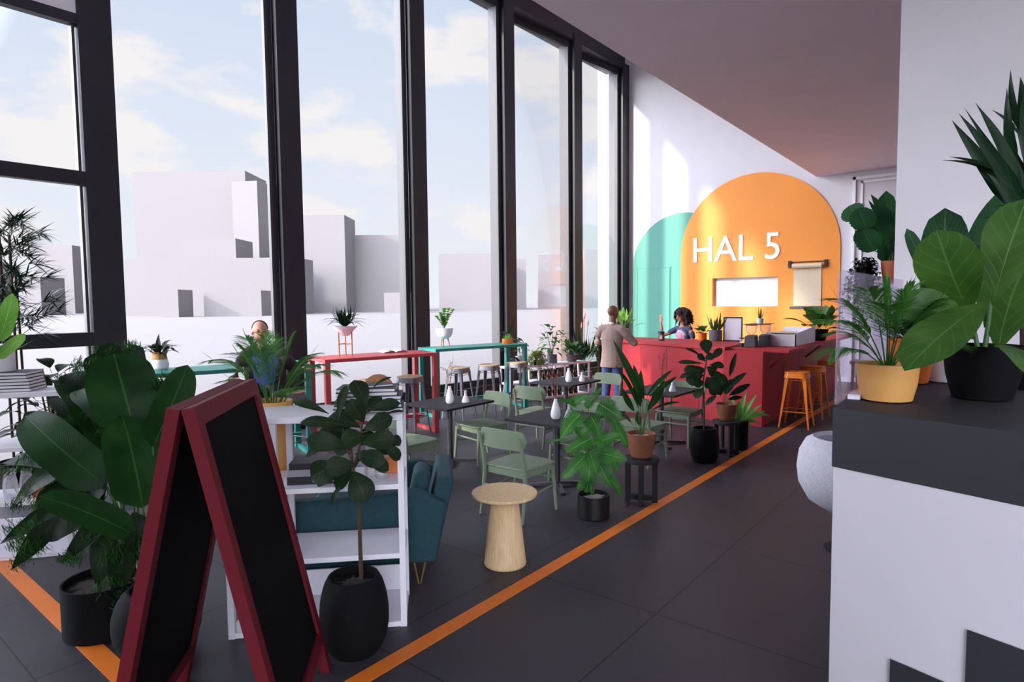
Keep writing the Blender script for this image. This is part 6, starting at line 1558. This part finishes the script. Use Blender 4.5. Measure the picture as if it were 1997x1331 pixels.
ts = [[(0, 0, .98, .15, .115), (0, .0, 1.09, .135, .11), (0, .012, 1.22, .15, .125, 'c'), (0, .0, 1.335, .125, .085, 'n'), (0, .005, 1.375, .07, .06)], ['n', (.145, 0, 1.335, .06, .06), (.215, .04, 1.29, .056, .056), (.262, .075, 1.262, .05, .05)], ['n', (-.145, 0, 1.335, .06, .06), (-.20, .01, 1.25, .056, .056), (-.222, .015, 1.18, .05, .05)]]
skin('t_shirt', ts, M['tee'], pw)
tr = [[(0, 0, 1.0, .14, .11, 'p'), (0, 0, .90, .155, .12)]]
for sg in (-1, 1): tr.append(['p', (sg * .085, 0, .82, .10, .10), (sg * .09, .015, .48, .07, .07), (sg * .09, -.02, .09, .055, .058)])
skin('trousers', tr, M['jacketd'], pw)
for sg in (-1, 1): skin('shoe', [[(sg * .095, -.05, .045, .04, .04), (sg * .10, .05, .04, .042, .035), (sg * .105, .14, .03, .034, .024)]], M['shoe'], pw)
hb = MB(); rs = random.Random(77); hc = V(HC) + V((-.005, -.035, .03)); ff = V(HF).normalized(); sdv = ff.cross(V((.05, .2, 1))).normalized()
n1, n2 = 22, 14; base = len(hb.v)
for i in range(n2 + 1):
    th = PI * i / n2 * .78
    for j in range(n1):
        ph = 2 * PI * j / n1; d = V((math.sin(th) * math.cos(ph), math.sin(th) * math.sin(ph), math.cos(th)))
        fr = max(0, d.dot(ff)); k_ = 1 - .42 * max(0, fr - .15) * (1 if d.z < .55 else .2)
        hb.v.append(tuple(hc + V((d.x * .15, d.y * .145, d.z * .135)) * k_ * rs.uniform(.95, 1.05)))
for i in range(n2):
    for j in range(n1):
        j2 = (j + 1) % n1; hb.face([base + i * n1 + j, base + (i + 1) * n1 + j, base + (i + 1) * n1 + j2, base + i * n1 + j2])
for k in range(420):
    d = V((rs.gauss(0, 1), rs.gauss(0, 1), rs.gauss(.1, .9))).normalized()
    if d.dot(ff) > .35 and d.z < .55: continue
    p = hc + d * .15; q = []; ax = V((rs.uniform(-1, 1), rs.uniform(-1, 1), rs.uniform(-1, 1))).normalized(); dn = V((d.x * .5, d.y * .5, -.75)); L_ = rs.uniform(.08, .17)
    for s_ in range(7): q.append(p + d * .02 * math.sin(s_ * 1.0) + dn * L_ * s_ / 6 + (ax * math.cos(s_ * 1.9) + ax.cross(dn) * math.sin(s_ * 1.9)) * .012)
    hb.tube(q, [.006, .009, .010, .010, .009, .008, .004], 5)
hb.build('hair', M['hair'], pw, smooth='all')
MB().tube([(-.185, .012, 1.178), (-.232, .014, 1.168), (-.262, .02, 1.175)], .012, 8).build('sleeve_cuff', M['shirtw'], pw, smooth=True)

# ---- seated man leaning on the teal table
t = copy_tree(gs, (-6.62, 3.74, 0), .1, 'grey bar stool under the seated man, hidden behind the palm and board')
ps_ = thing('person', 'seated man in blue shirt and dark brown jacket half hidden behind the palm', 'person', (-6.62, 3.74, 0), R_(-125))
HC = (.03, .10, 1.585); HF = (-.25, 1, -.12)
rh = rename(fingers((.30, .36, 1.10), (-.3, .9, 0), (-1, 0, .2), (.3, .1, .9), 1.05, curl=.8), 'R'); lh = rename(fingers((-.40, .10, 1.165), (-.5, .6, .1), (.6, .5, 0), (0, 0, 1), 1.05, curl=.9), 'L')
body = [[(0, -.02, .92, .16, .12, 'pel'), (0, .0, 1.06, .15, .115), (0, .03, 1.22, .165, .12, 'ch'), (0, .05, 1.34, .12, .08, 'nb'), (.01, .07, 1.44, .056, .058), (.02, .09, 1.52, .054, .056)]]
for sg, El, W_, hh in ((1, (.31, .14, 1.06), (.30, .36, 1.10), rh), (-1, (-.34, -.12, 1.12), (-.40, .10, 1.165), lh)):
    S_ = 'R' if sg > 0 else 'L'
    body.append(['nb', (sg * .165, .04, 1.34, .058, .058), (sg * .23, .06, 1.27, .052, .052), El + (.042, .042), W_ + (.026, .02, 'w_' + S_)])
    hh[0] = ['w_' + S_] + hh[0][1:]; body += hh
    body.append(['pel', (sg * .10, .08, .91, .085, .085), (sg * .15, .42, .88, .065, .065), (sg * .16, .40, .50, .05, .05), (sg * .16, .36, .28, .038, .038), (sg * .17, .48, .25, .04, .028)])
skin('body', body, M['skin3'], ps_, .0075, head_extra(HC, HF, (0, .1, 1), 1.06), 3)
face(ps_, HC, HF, (0, .1, 1), 1.06)
sh_ = [[(0, -.02, .93, .17, .125), (0, .01, 1.08, .158, .125, 'c'), (0, .035, 1.23, .172, .13), (0, .045, 1.345, .14, .09), (.0, .06, 1.40, .075, .07)]]
skin('shirt', sh_, M['blue'], ps_)
jk = []
for sg, El, Wr in ((1, (.31, .14, 1.06), (.30, .33, 1.095)), (-1, (-.34, -.12, 1.12), (-.385, .07, 1.155))):
    c = MB()
    jk = [[(sg * .14, -.05, .80, .075, .12), (sg * .145, -.03, 1.0, .07, .125), (sg * .155, .0, 1.18, .075, .13), (sg * .16, .03, 1.335, .07, .085), (sg * .235, .06, 1.27, .068, .068), El + (.06, .06), tuple((V(El) + V(Wr)) / 2) + (.054, .054), Wr + (.043, .043)]]
    jk.append([(sg * .05, .035, 1.385, .06, .06), (sg * .11, .04, 1.375, .072, .072), (sg * .18, .04, 1.335, .078, .078)])
    skin('jacket_side', jk, M['jacketd'], ps_)
skin('jacket_back', [[(0, -.10, .80, .16, .06), (0, -.085, 1.0, .15, .06), (0, -.06, 1.2, .155, .065), (0, -.02, 1.35, .13, .05)]], M['jacketd'], ps_)
tr = [[(0, -.03, 1.0, .15, .12, 'p'), (0, -.02, .925, .17, .13)]]
for sg in (-1, 1): tr.append(['p', (sg * .10, .10, .915, .098, .095), (sg * .15, .42, .885, .078, .078), (sg * .16, .41, .55, .066, .066), (sg * .16, .37, .33, .058, .058)])
skin('trousers', tr, M['bookdark'], ps_)
for sg in (-1, 1): skin('shoe', [[(sg * .165, .33, .275, .042, .042), (sg * .17, .43, .265, .045, .038), (sg * .175, .53, .255, .036, .026)]], M['shoe'], ps_)
skin('hair', [], M['stubble'], ps_, .009, lambda mb: blob(mb, (.034, .062, 1.628), .090, .104, .094))
t = thing('bag', 'dark brown soft bag with orange strap lying on the bar stool by the seated man', 'bag', (-6.86, 4.10, .839), .4)
skin('sack', [[(-.14, 0, .09, .09, .085), (-.05, .01, .11, .12, .11), (.06, 0, .12, .12, .115), (.15, .0, .09, .08, .08)]], M['jacketd'], t)
MB().tube(cc([(-.05, -.118, .06), (.0, -.135, .12), (.03, -.13, .17), (.05, -.07, .225)], 4), .006, 6).build('strap', M['orangebook'], t, smooth=True)
